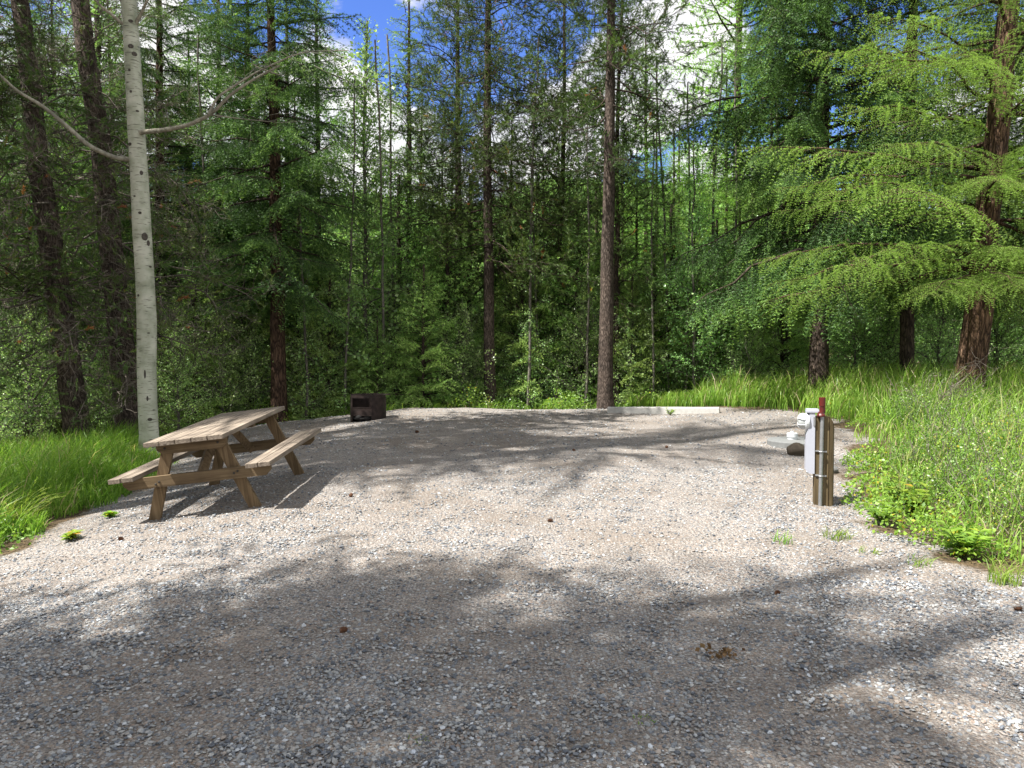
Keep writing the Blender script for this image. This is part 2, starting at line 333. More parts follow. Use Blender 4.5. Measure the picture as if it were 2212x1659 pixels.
def groundmat():
    m, nt, N, L, out = newmat('gravel_ground')
    tc = N.new('ShaderNodeTexCoord'); at = N.new('ShaderNodeAttribute'); at.attribute_name = 'tone'
    co = tc.outputs['Object']
    n1 = N.new('ShaderNodeTexNoise'); n1.inputs['Scale'].default_value = .9; n1.inputs['Detail'].default_value = 5; L.new(co, n1.inputs['Vector'])
    n2 = N.new('ShaderNodeTexNoise'); n2.inputs['Scale'].default_value = 55; n2.inputs['Detail'].default_value = 4; L.new(co, n2.inputs['Vector'])
    def vor(scale):
        v = N.new('ShaderNodeTexVoronoi'); v.inputs['Scale'].default_value = scale; v.voronoi_dimensions = '2D'
        L.new(co, v.inputs['Vector']); return v
    v1, v2 = vor(46), vor(95)
    stones = [(0, (0.0978, 0.1, 0.107)), (.2, (0.163, 0.162, 0.164)), (.4, (0.236, 0.218, 0.199)), (.6, (0.288, 0.27, 0.253)), (.78, (0.359, 0.345, 0.329)), (.9, (0.248, 0.179, 0.137)), (1, (0.47, 0.469, 0.467))]
    def stcol(v):
        s = N.new('ShaderNodeSeparateColor'); L.new(v.outputs['Color'], s.inputs[0]); r = ramp(N, stones); L.new(s.outputs[0], r.inputs[0]); return r
    c1, c2 = stcol(v1), stcol(v2)
    mfine = N.new('ShaderNodeMixRGB'); 
    th = N.new('ShaderNodeMath'); th.operation = 'GREATER_THAN'; th.inputs[1].default_value = .36; L.new(v1.outputs['Distance'], th.inputs[0])
    L.new(th.outputs[0], mfine.inputs[0]); L.new(c1.outputs[0], mfine.inputs[1]); L.new(c2.outputs[0], mfine.inputs[2])
    # gaps between stones: brown fines
    gap = ramp(N, [(.30, (0, 0, 0)), (.60, (1, 1, 1))]); L.new(v2.outputs['Distance'], gap.inputs[0])
    g1 = N.new('ShaderNodeMath'); g1.operation = 'MULTIPLY'; L.new(gap.outputs[0], g1.inputs[0]); L.new(th.outputs[0], g1.inputs[1])
    g2 = N.new('ShaderNodeMath'); g2.operation = 'MULTIPLY'; g2.inputs[1].default_value = .8; L.new(g1.outputs[0], g2.inputs[0])
    fines = ramp(N, [(.3, (0.104, 0.0794, 0.0597)), (.6, (0.209, 0.176, 0.146)), (.8, (0.275, 0.241, 0.207))]); L.new(n2.outputs[0], fines.inputs[0])
    m1 = N.new('ShaderNodeMixRGB'); L.new(g2.outputs[0], m1.inputs[0]); L.new(mfine.outputs[0], m1.inputs[1]); L.new(fines.outputs[0], m1.inputs[2])
    # broad patches of fines / needle litter
    pt = ramp(N, [(.42, (0, 0, 0)), (.68, (.65, .65, .65))]); L.new(n1.outputs[0], pt.inputs[0])
    m2 = N.new('ShaderNodeMixRGB'); L.new(pt.outputs[0], m2.inputs[0]); L.new(m1.outputs[0], m2.inputs[1]); L.new(fines.outputs[0], m2.inputs[2])
    # outside the pad
    n3 = N.new('ShaderNodeTexNoise'); n3.inputs['Scale'].default_value = 24; n3.inputs['Detail'].default_value = 8; L.new(co, n3.inputs['Vector'])
    soil = ramp(N, [(.3, (.035, .028, .018)), (.5, (.085, .06, .036)), (.62, (.13, .09, .05)), (.75, (.07, .09, .03))]); L.new(n3.outputs[0], soil.inputs[0])
    ed = N.new('ShaderNodeMath'); ed.operation = 'MULTIPLY_ADD'; ed.inputs[1].default_value = .7; ed.inputs[2].default_value = -.35; L.new(n3.outputs[0], ed.inputs[0])
    ad = N.new('ShaderNodeMath'); ad.operation = 'ADD'; L.new(at.outputs['Fac'], ad.inputs[0]); L.new(ed.outputs[0], ad.inputs[1])
    er = N.new('ShaderNodeMapRange'); er.inputs[1].default_value = .35; er.inputs[2].default_value = .65; L.new(ad.outputs[0], er.inputs[0])
    m3 = N.new('ShaderNodeMixRGB'); L.new(er.outputs[0], m3.inputs[0]); L.new(soil.outputs[0], m3.inputs[1]); L.new(m2.outputs[0], m3.inputs[2])
    p = N.new('ShaderNodeBsdfPrincipled'); p.inputs['Roughness'].default_value = .9; p.inputs['Specular IOR Level'].default_value = .2; L.new(m3.outputs[0], p.inputs['Base Color'])
    # bump: domes
    h1 = N.new('ShaderNodeMath'); h1.operation = 'MULTIPLY_ADD'; h1.inputs[1].default_value = -1.0; L.new(v1.outputs['Distance'], h1.inputs[0])
    h2 = N.new('ShaderNodeMath'); h2.operation = 'MULTIPLY'; h2.inputs[1].default_value = -.5; L.new(v2.outputs['Distance'], h2.inputs[0]); L.new(h2.outputs[0], h1.inputs[2])
    b = N.new('ShaderNodeBump'); b.inputs['Strength'].default_value = .9; b.inputs['Distance'].default_value = .014; L.new(h1.outputs[0], b.inputs['Height']); L.new(b.outputs[0], p.inputs['Normal'])
    L.new(p.outputs[0], out.inputs[0]); return m
GROUND = groundmat()
def stonemat():
    m, nt, N, L, out = newmat('pebbles')
    at = N.new('ShaderNodeAttribute'); at.attribute_name = 'tone'
    r = ramp(N, [(0, (0.0761, 0.0857, 0.102)), (.22, (0.14, 0.154, 0.177)), (.42, (0.215, 0.229, 0.243)), (.6, (0.279, 0.282, 0.281)), (.75, (0.342, 0.346, 0.336)), (.86, (0.228, 0.172, 0.138)), (.92, (0.38, 0.378, 0.361)), (1, (0.482, 0.521, 0.57))])
    r.color_ramp.interpolation = 'LINEAR'; L.new(at.outputs['Fac'], r.inputs[0])
    tc = N.new('ShaderNodeTexCoord'); no = N.new('ShaderNodeTexNoise'); no.inputs['Scale'].default_value = 120; no.inputs['Detail'].default_value = 3; L.new(tc.outputs['Object'], no.inputs['Vector'])
    r2 = ramp(N, [(.3, (.8, .8, .8)), (.7, (1.12, 1.12, 1.12))]); L.new(no.outputs[0], r2.inputs[0])
    mu = N.new('ShaderNodeMixRGB'); mu.blend_type = 'MULTIPLY'; mu.inputs[0].default_value = 1; L.new(r.outputs[0], mu.inputs[1]); L.new(r2.outputs[0], mu.inputs[2])
    p = N.new('ShaderNodeBsdfPrincipled'); p.inputs['Roughness'].default_value = .7; p.inputs['Specular IOR Level'].default_value = .3; L.new(mu.outputs[0], p.inputs['Base Color']); L.new(p.outputs[0], out.inputs[0]); return m
PEB = stonemat()

# ------------------------------------------------------------------ ground
def lines(segs):
    o = []
    for a, b, s in segs: o += list(np.arange(a, b, s))
    return np.array(o+[segs[-1][1]])
gx = lines([(-900, -60, 40), (-60, -12, 2), (-12, -8, .3), (-8, 8, .07), (8, 13, .25), (13, 60, 2), (60, 900, 40)])
gy = lines([(-60, 0, 4), (0, 2.4, .3), (2.4, 17.6, .07), (17.6, 24, .25), (24, 60, 1.5), (60, 200, 10), (200, 1200, 40)])
XX, YY = np.meshgrid(gx, gy)
ZZ = H(XX, YY)
far = sstep(150, 400, YY)
ZZ = ZZ+far*(14*np.sin(XX*.011+1)+8*np.sin(XX*.027+YY*.01)+5*np.sin(XX*.05))
sd = padsd(XX, YY)
pad = np.clip(.5+(sd+wob(XX, YY))/.5, 0, 1)
near = (YY < 17) & (sd > 0)
ZZ = ZZ + np.where(near, .006*np.sin(XX*9+YY*5)*np.sin(YY*11-XX*4), 0)
nx, ny = len(gx), len(gy)
i = np.arange(ny-1)[:, None]*nx+np.arange(nx-1)[None]
F = np.stack([i, i+1, i+nx+1, i+nx], -1).reshape(-1, 4)
g = G(); g.add(np.stack([XX, YY, ZZ], -1), F, pad.ravel())
o = link('ground', g.mesh('ground', GROUND, smooth=True)); o['kind'] = 'structure'

# ------------------------------------------------------------------ gravel stones (far too many to count)
def ico():
    t = (1+5**.5)/2
    v = np.array([[-1, t, 0], [1, t, 0], [-1, -t, 0], [1, -t, 0], [0, -1, t], [0, 1, t], [0, -1, -t], [0, 1, -t], [t, 0, -1], [t, 0, 1], [-t, 0, -1], [-t, 0, 1]])
    v /= np.linalg.norm(v[0])
    f = np.array([[0, 11, 5], [0, 5, 1], [0, 1, 7], [0, 7, 10], [0, 10, 11], [1, 5, 9], [5, 11, 4], [11, 10, 2], [10, 7, 6], [7, 1, 8], [3, 9, 4], [3, 4, 2], [3, 2, 6], [3, 6, 8], [3, 8, 9], [4, 9, 5], [2, 4, 11], [6, 2, 10], [8, 6, 7], [9, 8, 1]])
    return v, f
def gravel():
    v0, f0 = ico(); T = [v0*(1+rng.normal(size=(12, 1))*.15)+rng.normal(size=(12, 3))*.12 for _ in range(12)]
    g = G()
    def scatter(n, y0, y1, smin, smax, powr):
        y = y0+(y1-y0)*rng.random(n)**powr
        x = (rng.random(n)*2-1)*(.69*y+.3)
        # keep uniform-ish density: reject by area
        keep = padsd(x, y)+wob(x, y) > .02+.3*rng.random(n)**3
        # clumping
        cl = .5+.5*np.sin(x*1.3+1.1*np.sin(y*1.1))*np.sin(y*1.7+.8*np.sin(x*1.9))
        keep &= rng.random(n) < (.22+.78*cl)
        for xt in (-1.55+.05*y, .75+.12*y): keep &= rng.random(n) < 1-.6*np.exp(-((x-xt-.08*np.sin(y*1.3))/.30)**2)
        x, y = x[keep], y[keep]; n = len(x)
        s = smin+(smax-smin)*rng.random(n)**3.2
        s = s/2
        tone = rng.random(n); 
        k = rng.integers(0, 12, n)
        A = rng.random(n)*6.28; tl = rng.normal(size=n)*.25
        asp = np.stack([np.ones(n), .55+.35*rng.random(n), .28+.3*rng.random(n)], 1)*s[:, None]
        V = np.array(T)[k]*asp[:, None, :]
        ct, st = np.cos(tl), np.sin(tl); x1 = V[..., 0]*ct[:, None]-V[..., 2]*st[:, None]; z1 = V[..., 0]*st[:, None]+V[..., 2]*ct[:, None]
        ca, sa = np.cos(A), np.sin(A); X = x1*ca[:, None]-V[..., 1]*sa[:, None]+x[:, None]; Y = x1*sa[:, None]+V[..., 1]*ca[:, None]+y[:, None]
        Z = z1+(H(x, y)+asp[:, 2]*.45)[:, None]
        F = (f0[None]+(np.arange(n)*12)[:, None, None]).reshape(-1, 3)
        g.add(np.stack([X, Y, Z], -1), F, np.repeat(tone, 12))
    scatter(110000, 2.5, 5.2, .008, .034, 1.0)
    scatter(90000, 5.0, 9.0, .011, .034, .9)
    scatter(30000, 9.0, 16.5, .020, .045, .9)
    o = link('gravel', g.mesh('gravel', PEB, smooth=False)); tag(o, 'loose grey and tan river gravel covering the camping pad', 'gravel', kind='stuff')
gravel()

# ------------------------------------------------------------------ branches
def needles(g, P, A, ln, wd, k, fwd=.5, outw=1., flat=1., droop=0., tone=None, mat=0):
    n = len(P); P = np.repeat(P, k, 0); A = np.repeat(A, k, 0); tone = np.repeat(tone, k)
    r = rng.normal(size=(n*k, 3)); r[:, 2] *= flat
    p = unit(r-(r*A).sum(1, keepdims=True)*A)
    d = A*fwd+p*outw*(.7+.6*rng.random((n*k, 1))); d[:, 2] -= droop; d = unit(d)
    s = unit(np.cross(d, rng.normal(size=(n*k, 3))))
    l = ln*(.7+.6*rng.random((n*k, 1))); w = wd/2
    V = np.stack([P-s*w, P+s*w, P+d*l], 1).reshape(-1, 3)
    F = np.arange(n*k*3).reshape(-1, 3)
    g.add(V, F, np.repeat(np.clip(tone+rng.normal(size=n*k)*.07, 0, .96), 3), mat)
def curve(p0, d, L, droop, n, wig=0.):
    u = np.linspace(0, 1, n)[:, None]
    P = np.asarray(p0)+np.asarray(d)*L*u+np.array([0, 0, -1.])*droop*L*u**2
    if wig: P = P+np.cumsum(rng.normal(size=(n, 3))*wig*L/n, 0)*(u > 0)
    return P
def nodes(P, sp):
    seg = np.diff(P, axis=0); l = np.linalg.norm(seg, axis=1); tot = l.sum(); n = max(2, int(tot/sp)); c = np.concatenate([[0], np.cumsum(l)])
    t = np.linspace(0, tot, n); Q = np.stack([np.interp(t, c, P[:, i]) for i in range(3)], 1)
    A = unit(np.gradient(Q, axis=0)); return Q, A, t/tot
def fir_branch(L, lod=1., droop=.2, hang=.35):
    g = G(); ax = curve((0, 0, 0), (1, 0, .10), L, droop, 7, .10); ax[:, 2] += .10*L*np.linspace(0, 1, 7)**4
    tube(g, ax, np.linspace(.008+.010*L, .003, 7), 4, 1, 0, cap=False)
    Q, A, T = nodes(ax, .085*lod)
    NP, NA, NT = [], [], []
    bt = .35+.25*rng.random()
    for q, a, t in zip(Q, A, T):
        if t < .12: continue
        for sd in (-1, 1):
            if rng.random() < .1: continue
            ln = (.40*L*(1-t)**.75*min(1, t/.35)+.12)*(.7+.6*rng.random())
            an = R(48+rng.normal()*10)
            d = np.array([math.cos(an), sd*math.sin(an), -hang*(.5+rng.random())]); d /= np.linalg.norm(d)
            tw = curve(q, d, ln, .25, 4)
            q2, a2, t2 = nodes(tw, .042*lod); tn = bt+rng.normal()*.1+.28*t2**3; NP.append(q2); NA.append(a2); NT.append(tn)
            if lod < 1.5: tube(g, tw[[0, 2, 3]], np.array([.003, .002, .001]), 3, 1, 0, cap=False)
            q3, a3, t3 = nodes(tw, .085*lod)
            for qq, aa, tt in zip(q3[1:-1], a3[1:-1], t3[1:-1]):
                for s2 in (-1, 1):
                    l2 = (.34*ln*(1-tt)+.045)*(.6+.8*rng.random())
                    dd = aa*.7+np.array([0, 0, -.25-hang*.6])+s2*unit(np.cross(aa, [0, 0, 1.]))*.75; dd = unit(dd)
                    m = max(2, int(l2/(.045*lod))); u = np.linspace(.15, 1, m)[:, None]
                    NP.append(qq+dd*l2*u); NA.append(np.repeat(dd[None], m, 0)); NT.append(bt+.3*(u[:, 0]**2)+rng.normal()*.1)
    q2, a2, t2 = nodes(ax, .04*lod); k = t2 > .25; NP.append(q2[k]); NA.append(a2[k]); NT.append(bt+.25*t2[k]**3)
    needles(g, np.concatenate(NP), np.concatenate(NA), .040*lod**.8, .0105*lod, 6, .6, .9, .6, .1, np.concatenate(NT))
    return g
def larch_branch(L, lod=1., droop=.12, hang=1., sparse=1.):
    g = G(); ax = curve((0, 0, 0), (1, 0, .22), L, .38+droop, 8, .12); ax[:, 2] += .22*L*np.linspace(0, 1, 8)**3
    tube(g, ax, np.linspace(.008+.009*L, .003, 8), 4, 1, 0, cap=False)
    Q, A, T = nodes(ax, .10*lod*sparse); NP, NA, NT = [], [], []; bt = .45+.15*rng.random()
    for q, a, t in zip(Q, A, T):
        if t < .1: continue
        for sd in (-1, 1):
            ln = (.36*L*(1-t)**.7*min(1, t/.4)+.15)*(.6+.7*rng.random()); an = R(55+rng.normal()*14)
            d = unit(np.array([math.cos(an), sd*math.sin(an), .05-.25*rng.random()]))
            tw = curve(q, d, ln, .30, 4, .1)
            if lod < 1.5: tube(g, tw[[0, 2, 3]], np.array([.0035, .0025, .001]), 3, 1, 0, cap=False)
            q2, a2, t2 = nodes(tw, .034*lod); NP.append(q2); NA.append(a2); NT.append(bt+rng.normal()*.12+.2*t2)
            q3, a3, t3 = nodes(tw, .12*lod*sparse)
            for qq, aa, tt in zip(q3[1:], a3[1:], t3[1:]):
                l2 = (.07+.26*rng.random()**2)*hang*(.6+.1*L); dd = unit(aa*.45+np.array([rng.normal()*.15, rng.normal()*.15, -1.0*hang]))
                m = max(2, int(l2/(.032*lod))); u = np.linspace(.1, 1, m)[:, None]
                NP.append(qq+dd*l2*u); NA.append(np.repeat(dd[None], m, 0)); NT.append(bt-.12+.2*u[:, 0]+rng.normal()*.08)
    q2, a2, t2 = nodes(ax, .05*lod); k = t2 > .2; NP.append(q2[k]); NA.append(a2[k]); NT.append(bt+.2*t2[k])
    needles(g, np.concatenate(NP), np.concatenate(NA), .024*lod**.8, .0080*lod, 7, .45, 1., 1., 0., np.concatenate(NT))
    return g
def pine_branch(L, lod=1., dead=0., up=.15):
    g = G(); ax = curve((0, 0, 0), (1, 0, up-.1), L, .15, 8, .55); ax[:, 2] += .25*L*np.linspace(0, 1, 8)**2
    tube(g, ax, np.linspace(.007+.006*L, .003, 8), 4, 1, 0, cap=False)
    Q, A, T = nodes(ax, .10); NP, NA, NT = [], [], []; bt = .3+.3*rng.random()
    for q, a, t in zip(Q, A, T):
        if t < .22: continue
        ln = (.38*L*(1-t)**.6+.18)*(.5+.9*rng.random()); an = rng.uniform(-1, 1)*1.2; e = rng.normal()*.45
        d = unit(np.array([math.cos(an)+.1, math.sin(an), e])); tw = curve(q, d, ln, rng.normal()*.25, 6, .55)
        tube(g, tw, np.linspace(.005, .002, 6), 3, 1, 0, cap=False)
        q3, a3, t3 = nodes(tw, .075)
        for qq, aa, tt in zip(q3, a3, t3):
            if tt < .2: continue
            l2 = .08+.16*rng.random(); dd = unit(aa*.7+rng.normal(size=3)*.55+np.array([0, 0, .15]))
            t4 = curve(qq, dd, l2, 0, 4, .35)
            tube(g, t4, np.linspace(.003, .0015, 4), 3, 1, 0, cap=False)
            if rng.random() < dead: continue
            red = 1. if rng.random() < .03 else 0.
            q5, a5, _ = nodes(t4[1:], .022*lod); NP.append(q5); NA.append(a5); NT.append(np.full(len(q5), bt+rng.normal()*.13+red*.7))
    if NP: needles(g, np.concatenate(NP), np.concatenate(NA), .065, .012*lod, 4, 1.1, .8, 1., 0, np.concatenate(NT))
    return g
def leafy_branch(L, lod=1., size=.055):
    g = G(); ax = curve((0, 0, 0), (1, 0, .25), L, .2, 6, .3)
    tube(g, ax, np.linspace(.004+.008*L, .002, 6), 3, 1, 0, cap=False)
    Q, A, T = nodes(ax, .10); P = []
    for q, a, t in zip(Q, A, T):
        if t < .15: continue
        for _ in range(2):
            d = unit(a*.6+rng.normal(size=3)*.6+np.array([0, 0, .2])); ln = (.35*L*(1-t)+.12)*(.5+.8*rng.random()); tw = curve(q, d, ln, .2, 4, .3)
            if lod < 1.5: tube(g, tw[[0, 2, 3]], [.003, .002, .001], 3, 1, 0, cap=False)
            q2, a2, _ = nodes(tw, .035*lod); P.append(q2)
    P = np.concatenate(P); leaves(g, P+rng.normal(size=P.shape)*.03, size*lod**.7, .5+.2*rng.random()); return g
def leaves(g, P, size, tone=.5, mat=0, flat=.6, tv=.16, asp=.75):
    n = len(P); nrm = unit(rng.normal(size=(n, 3))*np.array([1, 1, .6])+np.array([0, 0, flat])); d = unit(np.cross(nrm, rng.normal(size=(n, 3)))); s = np.cross(nrm, d)
    l = size*(.7+.6*rng.random((n, 1))); w = l*asp/1.0*.5
    V = np.stack([P, P+d*l*.45+s*w-nrm*l*.08, P+d*l-nrm*l*.1, P+d*l*.45-s*w-nrm*l*.08], 1).reshape(-1, 3)
    F = np.arange(n*4).reshape(-1, 4); g.add(V, F, np.repeat(np.clip(tone+rng.normal(size=n)*tv, 0, .96), 4), mat)

def crown(temps, z0, z1, rad, n, el0=-18, el1=30, azb=None, gz=.9, dt=.0):
    """temps: list of (length, G); rad(t) radius at relative height t"""
    g = G(); az = rng.random()*6
    for i in range(n):
        t = ((i+rng.random())/n)**gz; z = z0+(z1-z0)*t; az += 2.4+rng.normal()*.35
        a = az if azb is None else azb(i, az)
        r = rad(t)*(.72+.5*rng.random())
        c = [q for q in temps if .55 < r/q[0] < 1.7] or [min(temps, key=lambda q: abs(math.log(r/q[0])))]
        L, b = c[rng.integers(len(c))]; s = r/L
        el = R(el0+(el1-el0)*t+rng.normal()*11)
        M = rotm('z', a)@rotm('y', -el)@rotm('x', rng.normal()*.25)*s
        g.addG(b, M, (0, 0, z), rng.normal()*.07+dt)
    return g
def trunk(g, Ht, r0, r1=.02, n=14, sides=12, wig=.03, flare=.35, mat=0):
    t = np.linspace(0, 1, n)**1.15; P = np.zeros((n, 3)); P[:, 2] = -.35+t*(Ht+.35)
    P[:, :2] = np.cumsum(rng.normal(size=(n, 2))*wig, 0)*.5; P[0, :2] = 0; P[:, :2] -= P[1, :2]
    r = r1+(r0-r1)*(1-t)**.85; r *= 1+flare*np.exp(-np.maximum(P[:, 2], 0)/.22)
    tube(g, P, r, sides, mat, 0, uneven=.035); return P

PROTO = {}
def proto(key, crownG, mats, Ht, r0, bark, wig=.03, cs=True):
    tg = G(); trunk(tg, Ht, r0, wig=wig)
    PROTO[key] = (crownG.mesh(key+'_crown', mats, smooth_mats=[1]), tg.mesh(key+'_trunk', bark, smooth=True))
def plant_tree(key, name, label, cat, x, y, rot=0., lean=(0, 0), s=1., group=None, dz=0.):
    t = thing(name, label, cat, (x, y, float(H(x, y))+dz), (lean[1], lean[0], 0), group, s)
    cm, tm = PROTO[key]
    link('crown', cm, t, rot=(0, 0, rot)); link('trunk', tm, t, rot=(0, 0, rot)); return t

conic = lambda R0, p=.8, top=.12: (lambda t: R0*((1-t)**p)+top)
def barrel(R0, top=.2): return lambda t: R0*(.55+.45*math.sin(min(1, t*1.6+.2)*math.pi*.5))*(1-t)**.6+top
# templates
F1 = [(L, fir_branch(L)) for L in (.5, .9, 1.4, 1.4, 2.2, 2.2)]
F2 = [(L, fir_branch(L, 1.45)) for L in (.5, .9, 1.5, 2.2)]
F2D = [(L, fir_branch(L, 1.5, .3, .9)) for L in (.5, .9, 1.5, 2.3)]
F4 = [(L, fir_branch(L, 3.6)) for L in (.6, 1.2, 2.2)]
FD1 = [(L, fir_branch(L, 1.15, .34, 1.0)) for L in (.6, 1.2, 2.0, 2.8)]
L1 = [(L, larch_branch(L, 1.05)) for L in (.8, 1.6, 2.6, 3.4, 3.4)]
L2 = [(L, larch_branch(L, 1.6, .1, .5, .62)) for L in (.4, .9, 1.6)]
L4 = [(L, larch_branch(L, 3.6, .1, .4)) for L in (.5, 1.2)]
P1 = [(L, pine_branch(L, .8)) for L in (.8, 1.3, 1.9, 1.9)]
P1D = [(L, pine_branch(L, .85, .62, .0)) for L in (.8, 1.4, 2.0, 2.0)]
P2 = [(L, pine_branch(L, 1.1)) for L in (.8, 1.4)]
B2 = [(L, leafy_branch(L, 1.3)) for L in (.5, .9, 1.4)]
BF = [(L, leafy_branch(L, 1.0, .038)) for L in (.5, .9, 1.3)]
B4 = [(L, leafy_branch(L, 2.4, .07)) for L in (.6, 1.2)]

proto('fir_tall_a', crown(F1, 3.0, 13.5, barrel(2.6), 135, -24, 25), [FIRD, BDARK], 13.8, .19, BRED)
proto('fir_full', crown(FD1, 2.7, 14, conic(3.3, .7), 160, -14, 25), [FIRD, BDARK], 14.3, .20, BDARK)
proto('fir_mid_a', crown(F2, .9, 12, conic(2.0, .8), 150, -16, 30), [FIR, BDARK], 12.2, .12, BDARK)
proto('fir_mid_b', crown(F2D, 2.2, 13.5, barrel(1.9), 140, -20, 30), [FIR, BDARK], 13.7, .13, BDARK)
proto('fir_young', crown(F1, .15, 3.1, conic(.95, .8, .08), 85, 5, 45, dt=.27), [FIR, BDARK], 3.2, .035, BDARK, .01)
proto('larch_mid_a', crown(L2, 1.4, 11.5, conic(1.35, .8), 140, -4, 25), [LAR, BDARK], 11.8, .09, BDARK)
proto('larch_mid_b', crown(L2, 2.5, 13.0, barrel(1.7), 150, -8, 30), [LAR, BDARK], 13.3, .12, BDARK)
proto('pine_dark', crown(P1, 3.6, 12.5, barrel(2.0), 130, -14, 30), [PIN, BDARK], 12.8, .15, BPINE)
proto('pine_dead', crown(P1D, 1.3, 9, barrel(2.1), 84, -22, 10), [PIN, TWIG], 16, .22, BPINE, .05)
proto('pine_high', crown(P1, 6.0, 13.5, barrel(2.0), 80, -16, 35), [PIN, BPINE], 13.8, .17, BPINE, .03)
proto('pine_slim', crown(P2, 2.8, 11, barrel(1.4), 130, -12, 35), [PIN, BDARK], 11.2, .08, BDARK, .05)
proto('leaf_tree', crown(B2, 1.0, 8.5, barrel(1.3), 120, 15, 60), [LEF, BSAP], 8.7, .055, BSAP, .06)
proto('leaf_bush', crown(BF, .1, 2.6, barrel(1.15), 75, 15, 65), [LEF, BSAP], 2.3, .03, BSAP, .05)
F15 = [(L, fir_branch(L, 1.3, .2, .6)) for L in (1.2, 1.8, 2.6)]
proto('pole', crown(BF, 1.5, 8.5, barrel(.55), 26, 20, 60), [LEF, BSAP], 9, .036, BSAP, .07)
proto('caster_high', crown(F15, 10.5, 22, barrel(2.7), 36, -20, 20), [FIRD, BDARK], 23.5, .26, BDARK)
proto('caster', crown(F15, 4.5, 15, barrel(2.3), 36, -20, 25), [FIRD, BDARK], 17.3, .2, BDARK)
print('tris', {k: len(v[0].polygons) for k, v in PROTO.items()})

LM = [(0, 'the left edge'), (172, 'the farthest left leaning pine'), (320, 'the white aspen'), (470, 'the picnic table top'), (602, 'the reddish fir trunk'), (795, 'the fire ring'), (930, 'the bright young fir'), (1060, 'the dark central trunk'), (1196, 'the slim crooked pine'),
      (1307, 'the bare central trunk'), (1430, 'the middle of the parking block'), (1503, 'the grey sapling'), (1600, 'the tall airy larch'), (1768, 'the dark drooping fir'), (1958, 'the thin fir trunk'), (2088, 'the big larch trunk'), (2212, 'the right edge')]
USED = {}
def place_label(what, u, y, ya, yb):
    lm = min(LM, key=lambda q: abs(q[0]-u)); dx = u-lm[0]
    side = 'directly behind' if abs(dx) < 22 else ('just left of' if dx > -60 else 'left of') if dx < 0 else ('just right of' if dx < 60 else 'right of')
    if 'edge' in lm[1]: side = 'close to'
    dep = 'foremost' if y < ya else ('mid-distance' if y < yb else 'rearmost')
    s_ = '%s %s %s %s' % (dep, what, side, lm[1]); n = USED.get(s_, 0); USED[s_] = n+1
    return s_ if n == 0 else '%s, %s' % (s_, ['partly hidden by another', 'smallest of those there', 'tallest of those there'][min(n-1, 2)])
def tr(key, name, label, cat, u, y, **k):
    x = (u-1106)/1662*y
    return plant_tree(key, name, label, cat, x, y, **k)
def deg(a): return R(a)

# ------------------------------------------------------------------ the distinct trees
tr('pine_dead', 'pine_tree', 'leaning dark pine trunk with dead grey twigs, farthest left of the large trunks', 'tree', 172, 13.2, rot=1.0, lean=(deg(-6.8), 0), s=1.0)
tr('pine_dead', 'pine_tree', 'thick leaning pine trunk with scaly bark just behind the white aspen', 'tree', 283, 14.2, rot=3.6, lean=(deg(-6.0), 0), s=1.12)
tr('fir_tall_a', 'fir_tree', 'big fir with reddish trunk rising behind the far end of the picnic table', 'tree', 602, 17.4, rot=.4, lean=(deg(-.6), 0), s=1.0)
tr('pine_dark', 'pine_tree', 'tall pine with dark trunk and brownish green foliage, left of the bare trunk at centre', 'tree', 1060, 18.6, rot=2.2, lean=(deg(.1), 0), s=1.05)
tr('pine_high', 'pine_tree', 'straight bare pine trunk at the left end of the concrete parking block', 'tree', 1307, 16.55, rot=.9, lean=(deg(.5), 0), s=1.0)
tr('pine_slim', 'pine_tree', 'slim crooked pine standing between the two dark central trunks', 'tree', 1196, 20.5, rot=4.0, lean=(deg(.6), 0), s=1.15)
tr('pine_slim', 'pine_tree', 'thin dark pine leaning close behind the bare central trunk on its right', 'tree', 1332, 18.5, rot=1.2, lean=(deg(1.2), 0), s=1.0)
tr('pine_dark', 'pine_tree', 'second brownish pine crown hanging just left of the dark central trunk', 'tree', 985, 20.5, rot=5.2, s=.95)
tr('fir_full', 'fir_tree', 'dark fir with drooping boughs nearly to the grass, left of the big larch', 'tree', 1768, 15.8, rot=.8, s=1.0)
tr('fir_mid_b', 'fir_tree', 'fir with a thin trunk standing between the dark fir and the big larch', 'tree', 1958, 15.4, rot=2.0, s=1.1)
tr('fir_full', 'fir_tree', 'dark fir standing behind the big larch at the right margin', 'tree', 2240, 17.0, rot=3.3, s=1.0)
tr('larch_mid_b', 'larch_tree', 'tall airy larch against the clouds, left of the dark fir', 'tree', 1590, 22.5, rot=.2, s=1.45)
tr('larch_mid_b', 'larch_tree', 'airy larch directly behind the dark drooping fir', 'tree', 1700, 24.5, rot=2.2, s=1.45)
tr('larch_mid_a', 'larch_tree', 'pointed young larch with its tip against the cloud right of the bare pine trunk', 'tree', 1393, 25, rot=.2, s=1.12)
tr('larch_mid_a', 'larch_tree', 'narrow larch with thin tip right of the pointed larch', 'tree', 1462, 23.5, rot=1.7, s=.86)
tr('leaf_tree', 'leafy_tree', 'slender grey sapling with bare lower branches right of the parking block', 'tree', 1503, 18.3, rot=1.7, s=.75)
tr('fir_young', 'fir_sapling', 'bright green young fir growing to the right behind the fire ring', 'tree', 915, 18.0, rot=.7, s=1.1)
tr('fir_young', 'fir_sapling', 'pale young fir directly behind the fire ring', 'tree', 815, 18.2, rot=2.7, s=.75)
tr('fir_young', 'fir_sapling', 'light green young fir to the right of the bare central trunk', 'tree', 1412, 19.5, rot=4.7, s=1.5)
tr('fir_mid_a', 'fir_tree', 'dark green fir just right of the dark central trunk, boughs spreading low', 'tree', 1100, 20.8, rot=4.7, s=.72)
